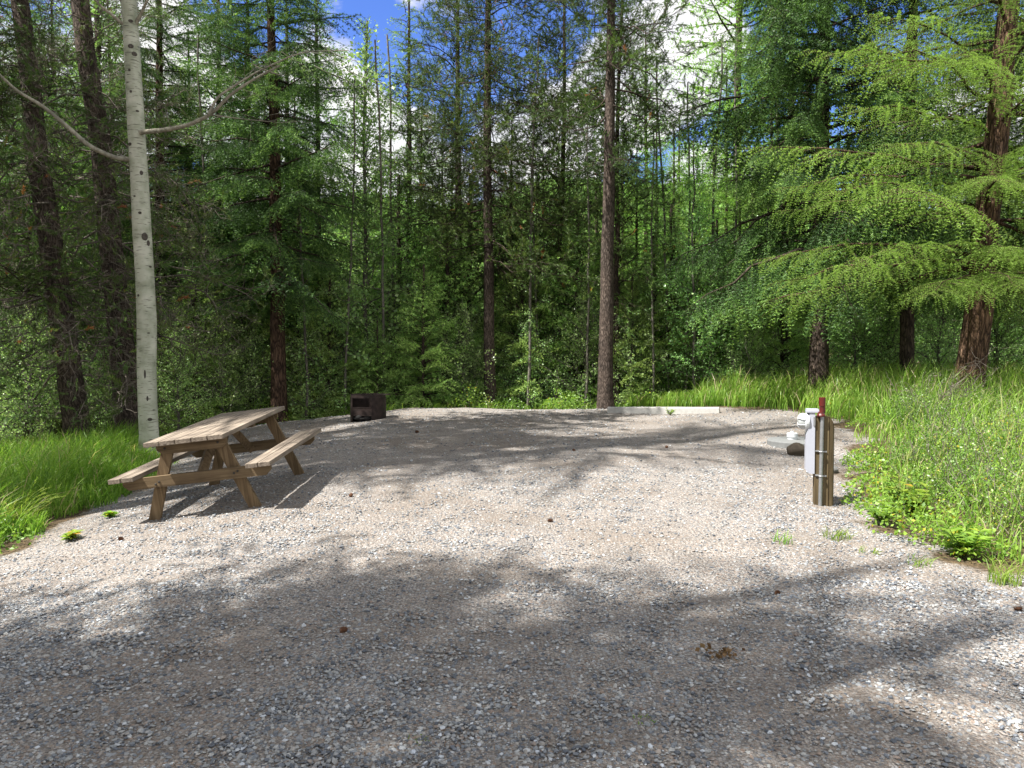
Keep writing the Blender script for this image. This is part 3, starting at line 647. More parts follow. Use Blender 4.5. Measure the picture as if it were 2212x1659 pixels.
tr('fir_tall_a', 'fir_tree', 'fir with dark trunk visible close right of the white aspen', 'tree', 350, 18.8, rot=2.1, s=.95)
tr('fir_mid_b', 'fir_tree', 'dim fir trunk between the aspen and the reddish trunk', 'tree', 478, 20.0, rot=3.9, s=1.0)
tr('leaf_tree', 'leafy_tree', 'leafy young tree with round leaves left of the dark central pine', 'tree', 795, 19.0, rot=0.3, s=1.15)
tr('fir_mid_a', 'fir_tree', 'lighter green fir behind the fire ring reaching the top edge', 'tree', 880, 22.5, rot=5.5, s=1.1)

for (u, y, s, lb) in [(645, 19.0, 1.7, 'young fir filling the gap right of the reddish fir trunk'), (712, 18.4, 1.2, 'short young fir left of the fire ring'), (860, 20.2, 2.1, 'taller green fir rising behind the fire ring saplings'), (965, 19.2, 1.6, 'young fir left of the dark central trunk'), (1015, 21.0, 2.2, 'taller green fir close left of the dark central trunk'), (1128, 19.4, 1.5, 'young fir close right of the dark central trunk'),
                   (1160, 21.5, 2.3, 'taller green fir left of the slim crooked pine'), (1245, 19.8, 1.8, 'young fir between the slim crooked pine and the bare central trunk'), (1365, 18.6, 1.1, 'short fir behind the left part of the parking block'), (1448, 20.6, 1.9, 'young fir behind the middle of the parking block'), (1545, 20.0, 1.7, 'young fir behind the right end of the parking block'), (1620, 21.0, 2.2, 'green fir at the foot of the tall airy larch'),
                   (1690, 18.6, 1.3, 'short fir left of the dark drooping fir'), (1865, 18.5, 1.5, 'young fir right of the dark drooping fir'), (530, 19.6, 1.6, 'young fir left of the reddish fir trunk'), (425, 18.4, 1.2, 'short young fir right of the white aspen'), (1290, 22.5, 2.3, 'green fir directly behind the bare central trunk')]:
    tr('fir_young', 'fir_sapling', lb, 'tree', u, y, rot=rng.random()*6, s=s)

for (u, y, s, lb) in [(1413, 18.0, .75, 'thin dark sapling stem above the middle of the parking block'), (1440, 19.2, 1.0, 'thin bare stem between the parking block middle and the grey sapling'), (1482, 18.8, .9, 'thin stem just left of the grey sapling'), (1536, 18.6, 1.0, 'slender stem just right of the grey sapling'), (1575, 19.5, 1.1, 'slender stem before the tall airy larch'), (1648, 18.4, .8, 'thin stem left of the dark drooping fir'),
                   (745, 18.0, .9, 'thin stem left of the fire ring'), (836, 18.5, 1.0, 'thin stem right of the fire ring'), (868, 19.5, 1.1, 'slender stem between the fire ring and the bright young fir'), (1140, 18.4, 1.0, 'thin stem between the dark central trunk and the slim crooked pine'), (1168, 19.2, .9, 'thin stem just left of the slim crooked pine'), (1262, 18.2, .8, 'thin stem left of the bare central trunk'), (440, 17.6, 1.0, 'thin stem above the picnic table top'), (660, 17.8, .9, 'thin stem right of the reddish fir trunk'), (1700, 18.8, .9, 'thin grey stem at the edge of the dark drooping fir')]:
    tr('pole', 'sapling', lb, 'tree', u, y, rot=rng.random()*6, s=s, lean=(rng.normal()*.03, rng.normal()*.02))
for (u, y, s, lb) in [(1375, 20.0, .62, 'pale green larch sapling right of the bare central trunk'), (1455, 21.2, .72, 'pale green larch behind the parking block'), (1540, 20.6, .70, 'pale green larch right of the grey sapling'), (1595, 19.6, .60, 'pale green larch sapling before the tall airy larch'), (1660, 21.0, .85, 'pale green larch at the left edge of the dark drooping fir'), (1230, 21.4, .62, 'pale green larch between the two central trunks'), (1500, 19.6, .5, 'low pale green larch beside the grey sapling'), (1415, 22.5, .85, 'taller pale green larch above the middle of the parking block'), (1345, 23.5, .8, 'pale green larch farther back right of the bare central trunk'), (1565, 22.0, .9, 'taller pale green larch left of the tall airy larch'), (1175, 23.0, .75, 'pale green larch farther back left of the slim crooked pine')]:
    tr('larch_mid_a', 'larch_tree', lb, 'tree', u, y, rot=rng.random()*6, s=s)

# forest rows behind, nothing tells them apart
GR = [('fir_mid_a', 'fir_tree', 'medium green fir in the crowded rows behind the gravel pad', 'tree', 'firs crowded in the rows behind the pad'),
      ('larch_mid_a', 'larch_tree', 'light green slim larch in the crowded rows behind the gravel pad', 'tree', 'slim larches in the rows behind the pad'),
      ('leaf_tree', 'leafy_tree', 'slender leafy tree mixed among the conifers behind the gravel pad', 'tree', 'leafy trees among the conifers behind the pad'),
      ('fir_mid_b', 'fir_tree', 'bare footed fir deep in the shaded woods', 'tree', 'bare footed firs deep in the woods')]
rows = []
us = np.linspace(-250, 2500, 27)
for i, u in enumerate(us):
    u = u+rng.normal()*35; y = rng.uniform(20.5, 26)
    k = rng.integers(0, 3) if u > 650 else (3 if rng.random() < .55 else 0)
    s = rng.uniform(.8, 1.15)
    if 1000 < u < 1760 and rng.random() < .5: continue
    if 1020 < u < 1560: s = rng.uniform(.5, .68); k = 1 if rng.random() < .6 else 0
    elif 650 < u: s = rng.uniform(.7, 1.0)
    if 1330 < u < 1760: k = 1
    rows.append((u, y, k, s))
for i, u in enumerate(np.linspace(-300, 2600, 30)):
    u = u+rng.normal()*35; y = rng.uniform(26, 34); k = rng.integers(0, 3) if u > 500 else rng.choice([0, 3])
    s = rng.uniform(.75, .95) if 1020 < u < 1560 else rng.uniform(.95, 1.3)
    rows.append((u, y, k, s))
for (u, y, k, s) in rows:
    q = GR[int(k)]; lb = place_label({'fir_mid_a': 'medium green fir', 'larch_mid_a': 'light green slim larch', 'leaf_tree': 'slender leafy tree', 'fir_mid_b': 'shaded fir with bare foot'}[q[0]], u, y, 23.2, 28) if -100 < u < 2320 else q[2]
    tr(q[0], q[1], lb, q[3], u, y, rot=rng.random()*6, s=s, group=q[4], lean=(rng.normal()*.02, 0))
# left wood between and left of the leaning pines
for (u, y, k, s) in [(-60, 15.5, 'fir_mid_b', 1.1), (60, 17.5, 'fir_mid_a', 1.0), (-150, 12.0, 'pine_dark', .9), (230, 19, 'fir_mid_a', 1.1), (120, 21, 'fir_full', .9), (420, 17.0, 'fir_young', 1.2), (540, 20.5, 'fir_mid_b', 1.0), (690, 21, 'fir_mid_b', .95)]:
    tr(k, 'fir_tree' if 'pine' not in k else 'pine_tree', place_label('shaded '+('pine' if 'pine' in k else 'conifer'), u, y, 17, 20), 'tree', u, y, rot=rng.random()*6, s=s, group='shaded conifers on the left side')

# bushes under the trees
BU = 'leafy bushes along the foot of the trees'
for (u, y, s) in [(-40, 12.5, 1.0), (60, 14.5, .95), (235, 16.5, .9), (390, 15.8, .85), (470, 17.2, 1.05), (560, 18.6, .9), (660, 18.3, .95), (740, 18.8, 1.25), (860, 19.5, 1.3), (980, 18.8, 1.0), (1050, 20, 1.2), (1140, 19, .9), (1180, 20.5, 1.4),
                  (1255, 18.8, 1.1), (1290, 20.5, 1.4), (1370, 18.6, .95), (1450, 20, 1.1), (1550, 19, 1.0), (1620, 17.8, .85), (1680, 19.5, 1.2), (1760, 18, .9), (1850, 17.2, .9), (1930, 17.5, 1.0), (2030, 16.6, .9), (2150, 17, 1.0), (2260, 15.5, .9), (690, 21, 1.8), (780, 22, 1.7), (1230, 22.5, 1.7), (1600, 23, 1.9), (430, 19, 1.7), (320, 18, 1.6), (1900, 20, 1.7)]:
    tr('leaf_bush', 'leafy_bush', place_label('big leafy bush' if s > 1.3 else 'leafy green bush', u, y, 18, 20), 'bush', u+rng.normal()*8, y, rot=rng.random()*6, s=s, group=BU)

# ------------------------------------------------------------------ big larch on the right
def big_larch():
    x, y = (2088-1106)/1662*12.8, 12.8
    t = thing('larch_tree', 'large larch with bright drooping boughs and flaky reddish trunk at right', 'tree', (x, y, float(H(x, y))), (R(-.8), R(5.2), 0))
    rad = lambda q: 3.1*(1-q)**.6+.4
    g = crown(L1, 2.1, 15, rad, 74, -8, 20)
    for (z, a, l, e) in [(4.55, 178, 3.3, -4), (4.35, 196, 3.2, -6), (4.7, 215, 3.0, -6), (3.3, 176, 3.5, -6), (3.15, 190, 3.6, -8), (3.35, 208, 3.2, -8), (4.2, 240, 2.8, -8), (4.5, 265, 2.8, -6), (4.3, 290, 2.6, -6), (6.2, 185, 3.2, 4), (6.3, 205, 3.0, 2), (7.4, 190, 3.0, 8), (2.9, 225, 2.6, -10), (3.0, 250, 2.4, -10), (5.3, 200, 3.0, 0), (5.6, 230, 2.8, 0), (8.2, 200, 2.8, 8), (3.0, 275, 2.2, -14), (3.4, 255, 2.4, -10), (3.2, 300, 2.4, -10), (3.9, 320, 2.8, -6), (3.3, 345, 2.8, -8), (4.6, 340, 3.0, -4), (5.6, 320, 2.8, 0), (2.9, 240, 2.0, -16), (4.9, 270, 2.4, -8)]:
        L, b = L1[3+rng.integers(2)]
        M = rotm('z', R(a))@rotm('y', -R(e))@rotm('x', rng.normal()*.15)*(l/L); g.addG(b, M, (0, 0, z-.65), .03)
    link('crown', g.mesh('big_larch_crown', [LAR, BRED], smooth_mats=[1]), t)
    tg = G(); trunk(tg, 16, .23, wig=.03, sides=18, n=24); link('trunk', tg.mesh('big_larch_trunk', BLAR, smooth=True), t)
    print('larch', g.ntri())
big_larch()

# ------------------------------------------------------------------ white aspen on the left
def aspen():
    y = 11.6; u0 = 322; x = (u0-1106)/1662*y
    z0 = float(H(x, y)); t = thing('aspen_tree', 'white barked aspen with dark eye marks and two wide low limbs', 'tree', (x, y, z0))
    mpp = y/1662
    def loc(u, v, dy=0.): return np.array([(u-u0)*mpp*(1+dy/y), dy, 1.6+(777-v)*mpp*(1+dy/y)-z0])
    cpx = [(322, 1010), (320, 940), (318, 880), (317, 800), (319, 700), (316, 600), (311, 500), (308, 400), (303, 300), (299, 200), (295, 100), (290, 0), (286, -100), (283, -300), (284, -600), (290, -900)]
    P = np.array([loc(*c) for c in cpx]); r = np.array([22, 20, 19.5, 19.5, 20, 19, 19, 18, 17.5, 16.5, 16, 15.5, 15, 12, 8, 3])*mpp; r[0] *= 1.3
    g = G(); tube(g, P, r, 20, 0, 0, uneven=.012); link('trunk', g.mesh('aspen_trunk', BASP, smooth=True), t)
    limbs = [([(308, 292), (330, 290), (390, 286), (445, 276), (500, 252), (545, 210), (600, 178), (660, 150)], 6, -.5), ([(500, 252), (520, 215), (560, 190), (610, 160), (700, 120), (800, 118)], 3, -.6),
             ([(300, 350), (262, 345), (220, 320), (180, 280), (130, 235), (80, 205), (40, 165), (5, 115), (-30, 60)], 5.6, -.4), ([(298, 78), (270, 50), (240, 15), (200, -60)], 4.5, -.3), ([(300, 70), (322, 40), (345, 10), (390, -60)], 4.5, -.2), ([(292, 40), (275, 0), (260, -40), (240, -140)], 7, -.2),
             ([(500, 254), (560, 262), (640, 270)], 1.5, -.5), ([(610, 170), (570, 150), (590, 135), (640, 118)], 1.6, -.6)]
    for pts, rr, dy in limbs:
        n = len(pts); Q = np.array([loc(a, b, dy*min(1, k/2)*(.5+k/n)) for k, (a, b) in enumerate(pts)])
        if dy and pts[0][1] > 200 and pts[0][0] > 400: Q = np.array([loc(a, b, dy) for (a, b) in pts])
        tt = np.linspace(0, 1, n*4-3); ti = np.linspace(0, 1, n); Q = np.stack([np.interp(tt, ti, Q[:, i]) for i in range(3)], 1)
        Q[1:-1] = (Q[:-2]+Q[1:-1]+Q[2:])/3
        lg = G(); tube(lg, Q, np.linspace(rr, rr*.3, len(Q))*mpp, 8, 0, 0)
        # side twigs
        for k in range(5, len(Q), 1):
            d = unit(unit(Q[min(k+1, len(Q)-1)]-Q[k-1])+rng.normal(size=3)*.7); tube(lg, curve(Q[k], d, .25+.3*rng.random(), .1, 5, .4), np.linspace(.004, .0015, 5), 3, 0, 0, cap=False)
        link('limb', lg.mesh('aspen_limb', BLIMB, smooth=True), t)
    KN = plain('aspen_knot', (.075, .065, .055), .9, 0, .4, 60)
    for (u, v, w, h) in [(324, 515, 9, 12), (329, 528, 5, 9), (301, 62, 7, 5), (336, 115, 8, 7), (318, 130, 8, 7), (343, 165, 4, 4), (344, 320, 8, 5), (352, 380, 5, 7), (333, 498+80, 4, 3), (310, 640, 4, 4), (330, 720, 4, 2), (322, 808, 3, 14), (330, 905, 7, 5), (305, 430, 4, 3), (316, 465, 5, 4), (326, 860, 3, 8), (300, 210, 4, 4), (312, 250, 5, 3)]:
        k = min(range(len(cpx)), key=lambda i: abs(cpx[i][1]-v)); c = np.interp(v, [q[1] for q in cpx][::-1], [q[0] for q in cpx][::-1]); off = np.clip((u-c)/(r[k]/mpp), -.9, .9) if abs(u-c) < 21 else rng.uniform(-.7, .7)
        a = math.asin(off); p = loc(c, v); p = p+np.array([math.sin(a), -math.cos(a), 0])*r[k]*.99
        kg = G()
        sx, sz = w*mpp*.62, h*mpp*.62
        pr = [(0.02, .3), (.5, .35), (.75, .8), (1.0, .7), (1.15, 0)]
        M = rotm('z', a)@rotm('x', R(90))@np.diag([sx, sz, .010]); lathe(kg, pr[::-1], 14, p, M)
        link('knot', kg.mesh('aspen_knot', KN, smooth=True), t)
    lv = G()
    for (u, v, dy, a, L0) in [(20, 120, -.4, 170, .9), (-10, 90, -.4, 150, .9), (60, 70, -.3, 200, .9), (700, 118, -.5, 0, .9), (760, 120, -.6, -20, 1.0), (720, 150, -.5, 10, 1.0), (790, 160, -.5, 0, 1.1), (650, 120, -.5, 40, .8)]:
        L, b = B2[1]; lv.addG(b, rotm('z', R(a))@rotm('y', R(10+rng.normal()*15))*(L0*.8/L), loc(u, v, dy), .05)
    link('leaf_sprays', lv.mesh('aspen_sprays', [LEF, BASP], smooth_mats=[1]), t)
    # high crown, above the picture, shades the pad
    cg = crown(B4+B2, 6.8, 15, barrel(2.4), 60, 10, 60); link('crown', cg.mesh('aspen_crown', [LEF, BASP], smooth_mats=[1]), t)
aspen()

# ------------------------------------------------------------------ trees left of the picture that shade the pad
for (x, y, s, k) in [(-8.6, 6.6, 1.0, 'caster_high'), (-10.8, 6.0, 1.05, 'caster_high'), (-8.0, 8.6, .8, 'caster_high'), (-12.0, 7.4, 1.1, 'caster_high'), (-10.0, 9.4, .9, 'caster_high'),
                     (-5.2, .6, .9, 'caster'), (-9.0, -1.0, 1.0, 'caster_high'), (-5.4, -1.8, 1.0, 'caster'), (-10.8, -2.2, .9, 'caster_high'), (-4.0, -.2, .75, 'caster'), (-7.6, .6, 1.1, 'pine_high'), (-10.4, -.6, 1.05, 'caster_high'), (-9.6, -.2, .95, 'caster_high'), (-13.0, -.8, 1.0, 'caster_high'), (-9.6, 5.6, 1.3, 'caster_high')]:
    plant_tree(k, 'fir_tree' if 'caster' in k else 'pine_tree', 'tall conifer standing beside the pad, its shade falling across the gravel', 'tree', x, y, rot=rng.random()*6, s=s, group='conifers beside the pad')

# ------------------------------------------------------------------ far wood, reads as one mass
def far_wood():
    g = G()
    cr = [crown(F4, .5, 11, conic(2.1, .8), 42, -14, 30), crown(L4, 1., 12, conic(1.6, .8), 46, -8, 30, dt=-.1), crown(F4, 1.5, 13, barrel(2.0), 46, -18, 30)]
    P = []
    for i in range(150):
        y = rng.uniform(33, 75); x = rng.uniform(-.8, .8)*y
        P.append((x, y))
    for (x, y) in P:
        c = cr[rng.integers(3)]; s = rng.uniform(.9, 1.3)*(.95 if abs(x/y-.1) < .17 else 1.1); M = rotm('z', rng.random()*6)*s
        lr = c is cr[1] or (x/y > .1 and rng.random() < .4)
        for v, f, t_, m in c.parts():
            g.add(v@M.T.astype(np.float32)+np.array([x, y, float(H(x, y))], np.float32), f, np.clip(t_+.12+rng.normal()*.06, 0, 1), 0)
            g.m[-1] = np.where(m == 1, 1, 2 if lr else 0).astype(np.int32)
        tube(g, [(x, y, float(H(x, y))-.3), (x, y, float(H(x, y))+10*s)], [.13*s, .03], 5, 1, 0)
    o = link('far_wood', g.mesh('far_wood', [FIR, BDARK, LAR])); tag(o, 'mass of distant conifers closing the view behind the nearer trees', 'forest', kind='stuff'); print('far', g.ntri())
far_wood()
def hill_wood():
    g = G(); n = 11000
    y = rng.uniform(180, 900, n); x = rng.uniform(-.8, .8, n)*y
    fr = sstep(150, 400, y); z = H(x, y)+fr*(14*np.sin(x*.011+1)+8*np.sin(x*.027+y*.01)+5*np.sin(x*.05))
    for a in range(3):
        for k in range(3):
            an = rng.random(n)*6.28; r = 3.4-k*.9; zz = z+1+k*3.6
            V = np.stack([np.stack([x+r*np.cos(an+q), y+r*np.sin(an+q), zz], -1) for q in (0, 2.1)]+[np.stack([x, y, zz+5.5], -1)], 1)
            g.add(V.reshape(-1, 3), np.arange(n*3).reshape(-1, 3), np.repeat(.35+rng.random(n)*.5, 3))
    o = link('hill_forest', g.mesh('hill_forest', FIR)); tag(o, 'dark forest covering the distant hillside', 'forest', kind='stuff')
hill_wood()

# ------------------------------------------------------------------ grass
def blades(g, x, y, h, w, lean=.35, tone=.5, tv=.15, seed_heads=0):
    n = len(x); z = H(x, y)-.01; a = rng.random(n)*6.28; wdir = np.stack([np.cos(a), np.sin(a), np.zeros(n)], 1)
    b = rng.random(n)*6.28; ld = np.stack([np.cos(b)+.35, np.sin(b)*.8, np.zeros(n)], 1)
    le = (lean*(.3+1.2*rng.random(n)))[:, None]; P0 = np.stack([x, y, z], 1); hh = h[:, None]
    lv = []
    for k, t in enumerate((0, .35, .7)):
        c = P0+np.array([0, 0, 1])*hh*(t-.25*le*t**3)+ld*hh*le*t**2; ww = w[:, None]*(1-.3*t)/2
        lv += [c-wdir*ww, c+wdir*ww]
    tip = P0+np.array([0, 0, 1])*hh*(1-.35*le)+ld*hh*le*1.1
    V = np.stack(lv+[tip], 1).reshape(-1, 3); base = (np.arange(n)*7)[:, None]
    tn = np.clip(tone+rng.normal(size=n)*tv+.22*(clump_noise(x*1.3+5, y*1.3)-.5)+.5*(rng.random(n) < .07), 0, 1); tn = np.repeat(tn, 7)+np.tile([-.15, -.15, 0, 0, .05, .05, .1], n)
    g.add(V, np.concatenate([base+np.array([[0, 1, 3, 2]]), base+np.array([[2, 3, 5, 4]])]), np.clip(tn, 0, 1))
    # tip triangle shares the vertices of the quads
    g.f.append(base+np.array([[4, 5, 6]])+g.n-n*7); g.m.append(np.zeros(n, np.int32)); g.v.append(np.zeros((0, 3), np.float32)); g.t.append(np.zeros(0, np.float32))
def clump_noise(x, y, s=1.): return .5+.5*np.sin(x*1.9*s+1.3*np.sin(y*1.3*s))*np.sin(y*2.3*s+1.1*np.sin(x*1.7*s+2))
def grass():
    # right bank
    g = G(); n = 60000
    y = rng.uniform(4.3, 18.5, n); x = rng.uniform(2.0, .72*y.max()+1, n); ok = (x < .70*y+.6)
    sd = -padsd(x, y)+wob(x, y)*.8; ok &= (sd > .03) & (x > .24*y); cn = clump_noise(x, y)
    ok &= rng.random(n) < np.where(sd < .7, .25+.6*cn, np.where(y < 10.5, .30+.25*cn, .9))
    x, y, sd = x[ok], y[ok], sd[ok]; n = len(x); h = (.14+.36*np.clip(sd/1.3, 0, 1))*(.45+.95*rng.random(n))*(.7+.6*clump_noise(x*1.7, y*1.7))+.25*sstep(10, 13, y)
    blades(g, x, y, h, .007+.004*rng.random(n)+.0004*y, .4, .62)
    for _ in range(170):
        yy = rng.uniform(5, 13); xx = rng.uniform(.40, .70)*yy
        if padsd(xx, yy) > -.2: continue
        st = curve((xx, yy, float(H(xx, yy))), unit([.1+.3*rng.random(), rng.normal()*.2, 1]), .5+.35*rng.random(), .25, 8, .04); tube(g, st, np.linspace(.003, .0012, 8), 3, 0, .95, cap=False)
        Q, A, _ = nodes(st[5:], .012); needles(g, Q, A, .018, .007, 3, .8, .5, 1, 0, np.full(len(Q), .95))
    o = link('grass', g.mesh('grass_right', GRS)); tag(o, 'tall bright green grass on the sunny bank right of the pad', 'grass', kind='stuff'); print('grass', n)
    # behind the pad, low fringe
    g = G(); n = 26000; x = rng.uniform(-6, 6.2, n); y = rng.uniform(15.8, 18.6, n); sd = -padsd(x, y)+wob(x, y)
    ok = (sd > .02) & (rng.random(n) < np.where(x > 2.6, 1., .35*clump_noise(x, y, 1.6))); x, y = x[ok], y[ok]; n = len(x)
    blades(g, x, y, np.where(x > 2.6, .30, .14)*(.5+rng.random(n)), .010+.005*rng.random(n), .4, .5)
    o = link('grass', g.mesh('grass_back', GRS)); tag(o, 'low fringe of grass along the far edge of the pad', 'grass', kind='stuff')
    # left patch
    g = G(); n = 60000; y = rng.uniform(4.2, 13.5, n); x = -rng.uniform(.2, .74, n)*y; sd = -padsd(x, y)+wob(x, y)*.7
    ok = (sd > .05) & (rng.random(n) < .35+.6*clump_noise(x, y)); x, y, sd = x[ok], y[ok], sd[ok]; n = len(x)
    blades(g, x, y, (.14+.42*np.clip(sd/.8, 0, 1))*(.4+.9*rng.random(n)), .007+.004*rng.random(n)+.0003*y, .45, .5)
    for _ in range(60):
        yy = rng.uniform(5, 11); xx = -rng.uniform(.45, .70)*yy
        if padsd(xx, yy) > -.15: continue
        st = curve((xx, yy, float(H(xx, yy))), unit([.15+.3*rng.random(), rng.normal()*.2, 1]), .5+.35*rng.random(), .25, 8, .04); tube(g, st, np.linspace(.003, .0012, 8), 3, 0, .75, cap=False)
        Q, A, _ = nodes(st[5:], .012); needles(g, Q, A, .018, .007, 3, .8, .5, 1, 0, np.full(len(Q), .9))
    o = link('grass', g.mesh('grass_left', GRS)); tag(o, 'lush green grass patch left of the picnic table under the trees', 'grass', kind='stuff'); print('grassL', n)
grass()

# ------------------------------------------------------------------ undergrowth on the banks
def undergrowth():
    g = G()
    def mound(cx, cy, r, h, n, size, tone, stems=14):
        z0 = float(H(cx, cy)); a = rng.random(n)*6.28; q = np.sqrt(rng.random(n)); P = np.stack([cx+r*q*np.cos(a), cy+r*q*np.sin(a), np.zeros(n)], 1)
        top = h*(1-q**2*.8)*(.75+.5*clump_noise(P[:, 0]*4, P[:, 1]*4)); P[:, 2] = H(P[:, 0], P[:, 1])+top*(1-.75*rng.random(n)**2.2)
        leaves(g, P, size, tone, 0, .9)
        for _ in range(stems):
            a = rng.random()*6.28; rr = r*.8*rng.random(); s = np.array([cx+rr*.4*math.cos(a), cy+rr*.4*math.sin(a), z0]); tube(g, curve(s, unit([math.cos(a)*rr, math.sin(a)*rr, h]), h*1.25, .2, 6, .35), np.linspace(.004, .0015, 6), 3, 1, 0, cap=False)
    # right bank thicket of rose-like bushes
    for _ in range(110):
        y = rng.uniform(6.0, 12.5); x = rng.uniform(.46*y+.45, .70*y+.3)
        if padsd(x, y) > -.25: continue
        mound(x, y, rng.uniform(.25, .5), rng.uniform(.28, .60), 520, .024, rng.uniform(.2, .75), 11)
    # leafy fringe on the near edge and back edge, right
    for (u, v) in [(1640, 872), (1690, 872), (1740, 872), (1600, 876), (1790, 880), (1820, 890), (1850, 905), (1885, 925), (1880, 1010), (1900, 1070), (1915, 1100), (1940, 1120), (1990, 1160), (2060, 1185), (2130, 1210), (1890, 1040)]:
        p = hit(u, v); mound(p[0], p[1]+.1, rng.uniform(.25, .4), rng.uniform(.16, .34), 420, .034, .65, 4)
    for _ in range(46):
        x = rng.uniform(-6.5, 6); y = rng.uniform(17.1, 18.6); mound(x, y, rng.uniform(.3, .6), rng.uniform(.2, .65), 420, .045, rng.uniform(.3, .7), 4)
    for _ in range(80):
        y = rng.uniform(5, 15); x = -rng.uniform(.42, .72)*y
        if padsd(x, y) > -.3: continue
        mound(x, y, rng.uniform(.2, .45), rng.uniform(.12, .35), 300, .035, rng.uniform(.3, .7), 4)
    o = link('undergrowth', g.mesh('undergrowth', [WEED, TWIG])); tag(o, 'tangle of small leafy weeds and bushes round the edges of the pad', 'undergrowth', kind='stuff'); print('under', g.ntri())
undergrowth()

# ------------------------------------------------------------------ single plants
def broad_plant(p, h, n, label, size=.07, tone=.8, name='leafy_weed', lean=.5):
    t = thing(name, label, 'plant', p); g = G(); sg = G()
    for k in range(n):
        a = k*2.4; d = unit([math.cos(a)*lean, math.sin(a)*lean, 1]); st = curve((0, 0, 0), d, h*(.5+.6*rng.random()), .15, 6, .1); tube(sg, st, np.linspace(.004, .002, 6), 4, 0, 0, cap=False)
        for q in st[1:]:
            for _ in range(3):
                b = rng.random()*6.28; dd = unit([math.cos(b), math.sin(b), .25]); nn = unit([-dd[0]*.25, -dd[1]*.25, 1]); s = np.cross(nn, dd); l = size*(.7+.6*rng.random()); w = l*.27
                V = [q, q+dd*l*.4+s*w+nn*.006, q+dd*l*.4-nn*.004, q+dd*l*.4-s*w+nn*.006, q+dd*l-nn*l*.12]
                g.add(V, [[0, 2, 1], [0, 3, 2], [1, 2, 4], [2, 3, 4]], np.clip(tone+rng.normal()*.12, 0, 1))
    link('leaves', g.mesh('weed_leaves', WEED), t); link('stems', sg.mesh('weed_stems', WEED), t); return t
broad_plant(hit(1965, 1115), .42, 12, 'bright yellow green broad leaved plant at the near edge of the right bank', .10, .72)
broad_plant(hit(2082, 1205), .30, 7, 'small shiny leaved plant at the front right among grass tufts', .10, .72)
broad_plant(hit(1905, 1135), .20, 6, 'low green plant just right of the utility post foot', .08, .6)
broad_plant(hit(150, 1168), .10, 4, 'pale green weed on the gravel at the lower left', .08, .8)
broad_plant(hit(236, 1118), .08, 4, 'pale green weed on the gravel beside the near table foot', .07, .8)
broad_plant(hit(1448, 897), .16, 5, 'small green tuft growing against the front of the parking block', .05, .7)
def tuft(p, h, n, label, r=.08, tone=.65, heads=False, lean=.8):
    g = G(); a = rng.random(n)*6.28; q = r*np.sqrt(rng.random(n)); x = p[0]+q*np.cos(a); y = p[1]+q*np.sin(a)
    blades(g, x, y, h*(.5+.6*rng.random(n)), np.full(n, .006), lean, tone)
    if heads:
        for k in range(12):
            s = np.array([p[0], p[1], p[2]]); st = curve(s, unit([.35+.5*rng.random(), rng.normal()*.2, 1]), h*(1.3+.5*rng.random()), .35, 10, .03); tube(g, st, np.linspace(.0028, .0012, 10), 3, 0, .7, cap=False)
            Q, A, _ = nodes(st[7:], .010); needles(g, Q, A, .016, .006, 3, .8, .5, 1, 0, np.full(len(Q), .85))
    o = link('grass_tuft', g.mesh('grass_tuft', GRS)); return tag(o, label, 'grass')
tuft(hit(10, 1150), .50, 160, 'tall grass clump with seed heads at the left edge', .22, .7, True)
tuft(hit(1692, 1172), .13, 30, 'isolated grass tuft on the gravel left of the post foot')
tuft(hit(1808, 1163), .12, 60, 'wide flat grass tuft just in front of the utility post', .10)
tuft(hit(1985, 1222), .13, 34, 'pale grass sprig in the gravel before the right bank')
tuft(hit(2170, 1262), .24, 90, 'bright grass tuft standing forward at the right edge', .10, .75)
tuft(hit(1875, 1195), .08, 24, 'faint short grass sprig in front of the right bank corner')
tuft(hit(905, 1600), .03, 26, 'scrap of short grass between the pebbles at the lower left of centre', .05, .5)
tuft(hit(1390, 1560), .03, 26, 'scrap of short grass between the pebbles at the lower right of centre', .05, .5)
# bare grey bush
def bare_bush():
    p = along(2010, 11.4); t = G()
    for k in range(20):
        a = rng.random()*6.28; d = unit([math.cos(a)*.6, math.sin(a)*.6, 1]); st = curve((0, 0, 0), d, .5+.6*rng.random(), .1, 8, .45); tube(t, st, np.linspace(.008, .002, 8), 4, 0, 0, cap=False)
        for q in st[2:]:
            for _ in range(2): tube(t, curve(q, unit(d+rng.normal(size=3)*.7), .12+.2*rng.random(), .1, 5, .5), np.linspace(.003, .001, 5), 3, 0, 0, cap=False)
    o = link('bare_bush', t.mesh('bare_bush', TWIG), None, p); tag(o, 'leafless grey twiggy bush standing in the grass before the big larch', 'bush')
bare_bush()

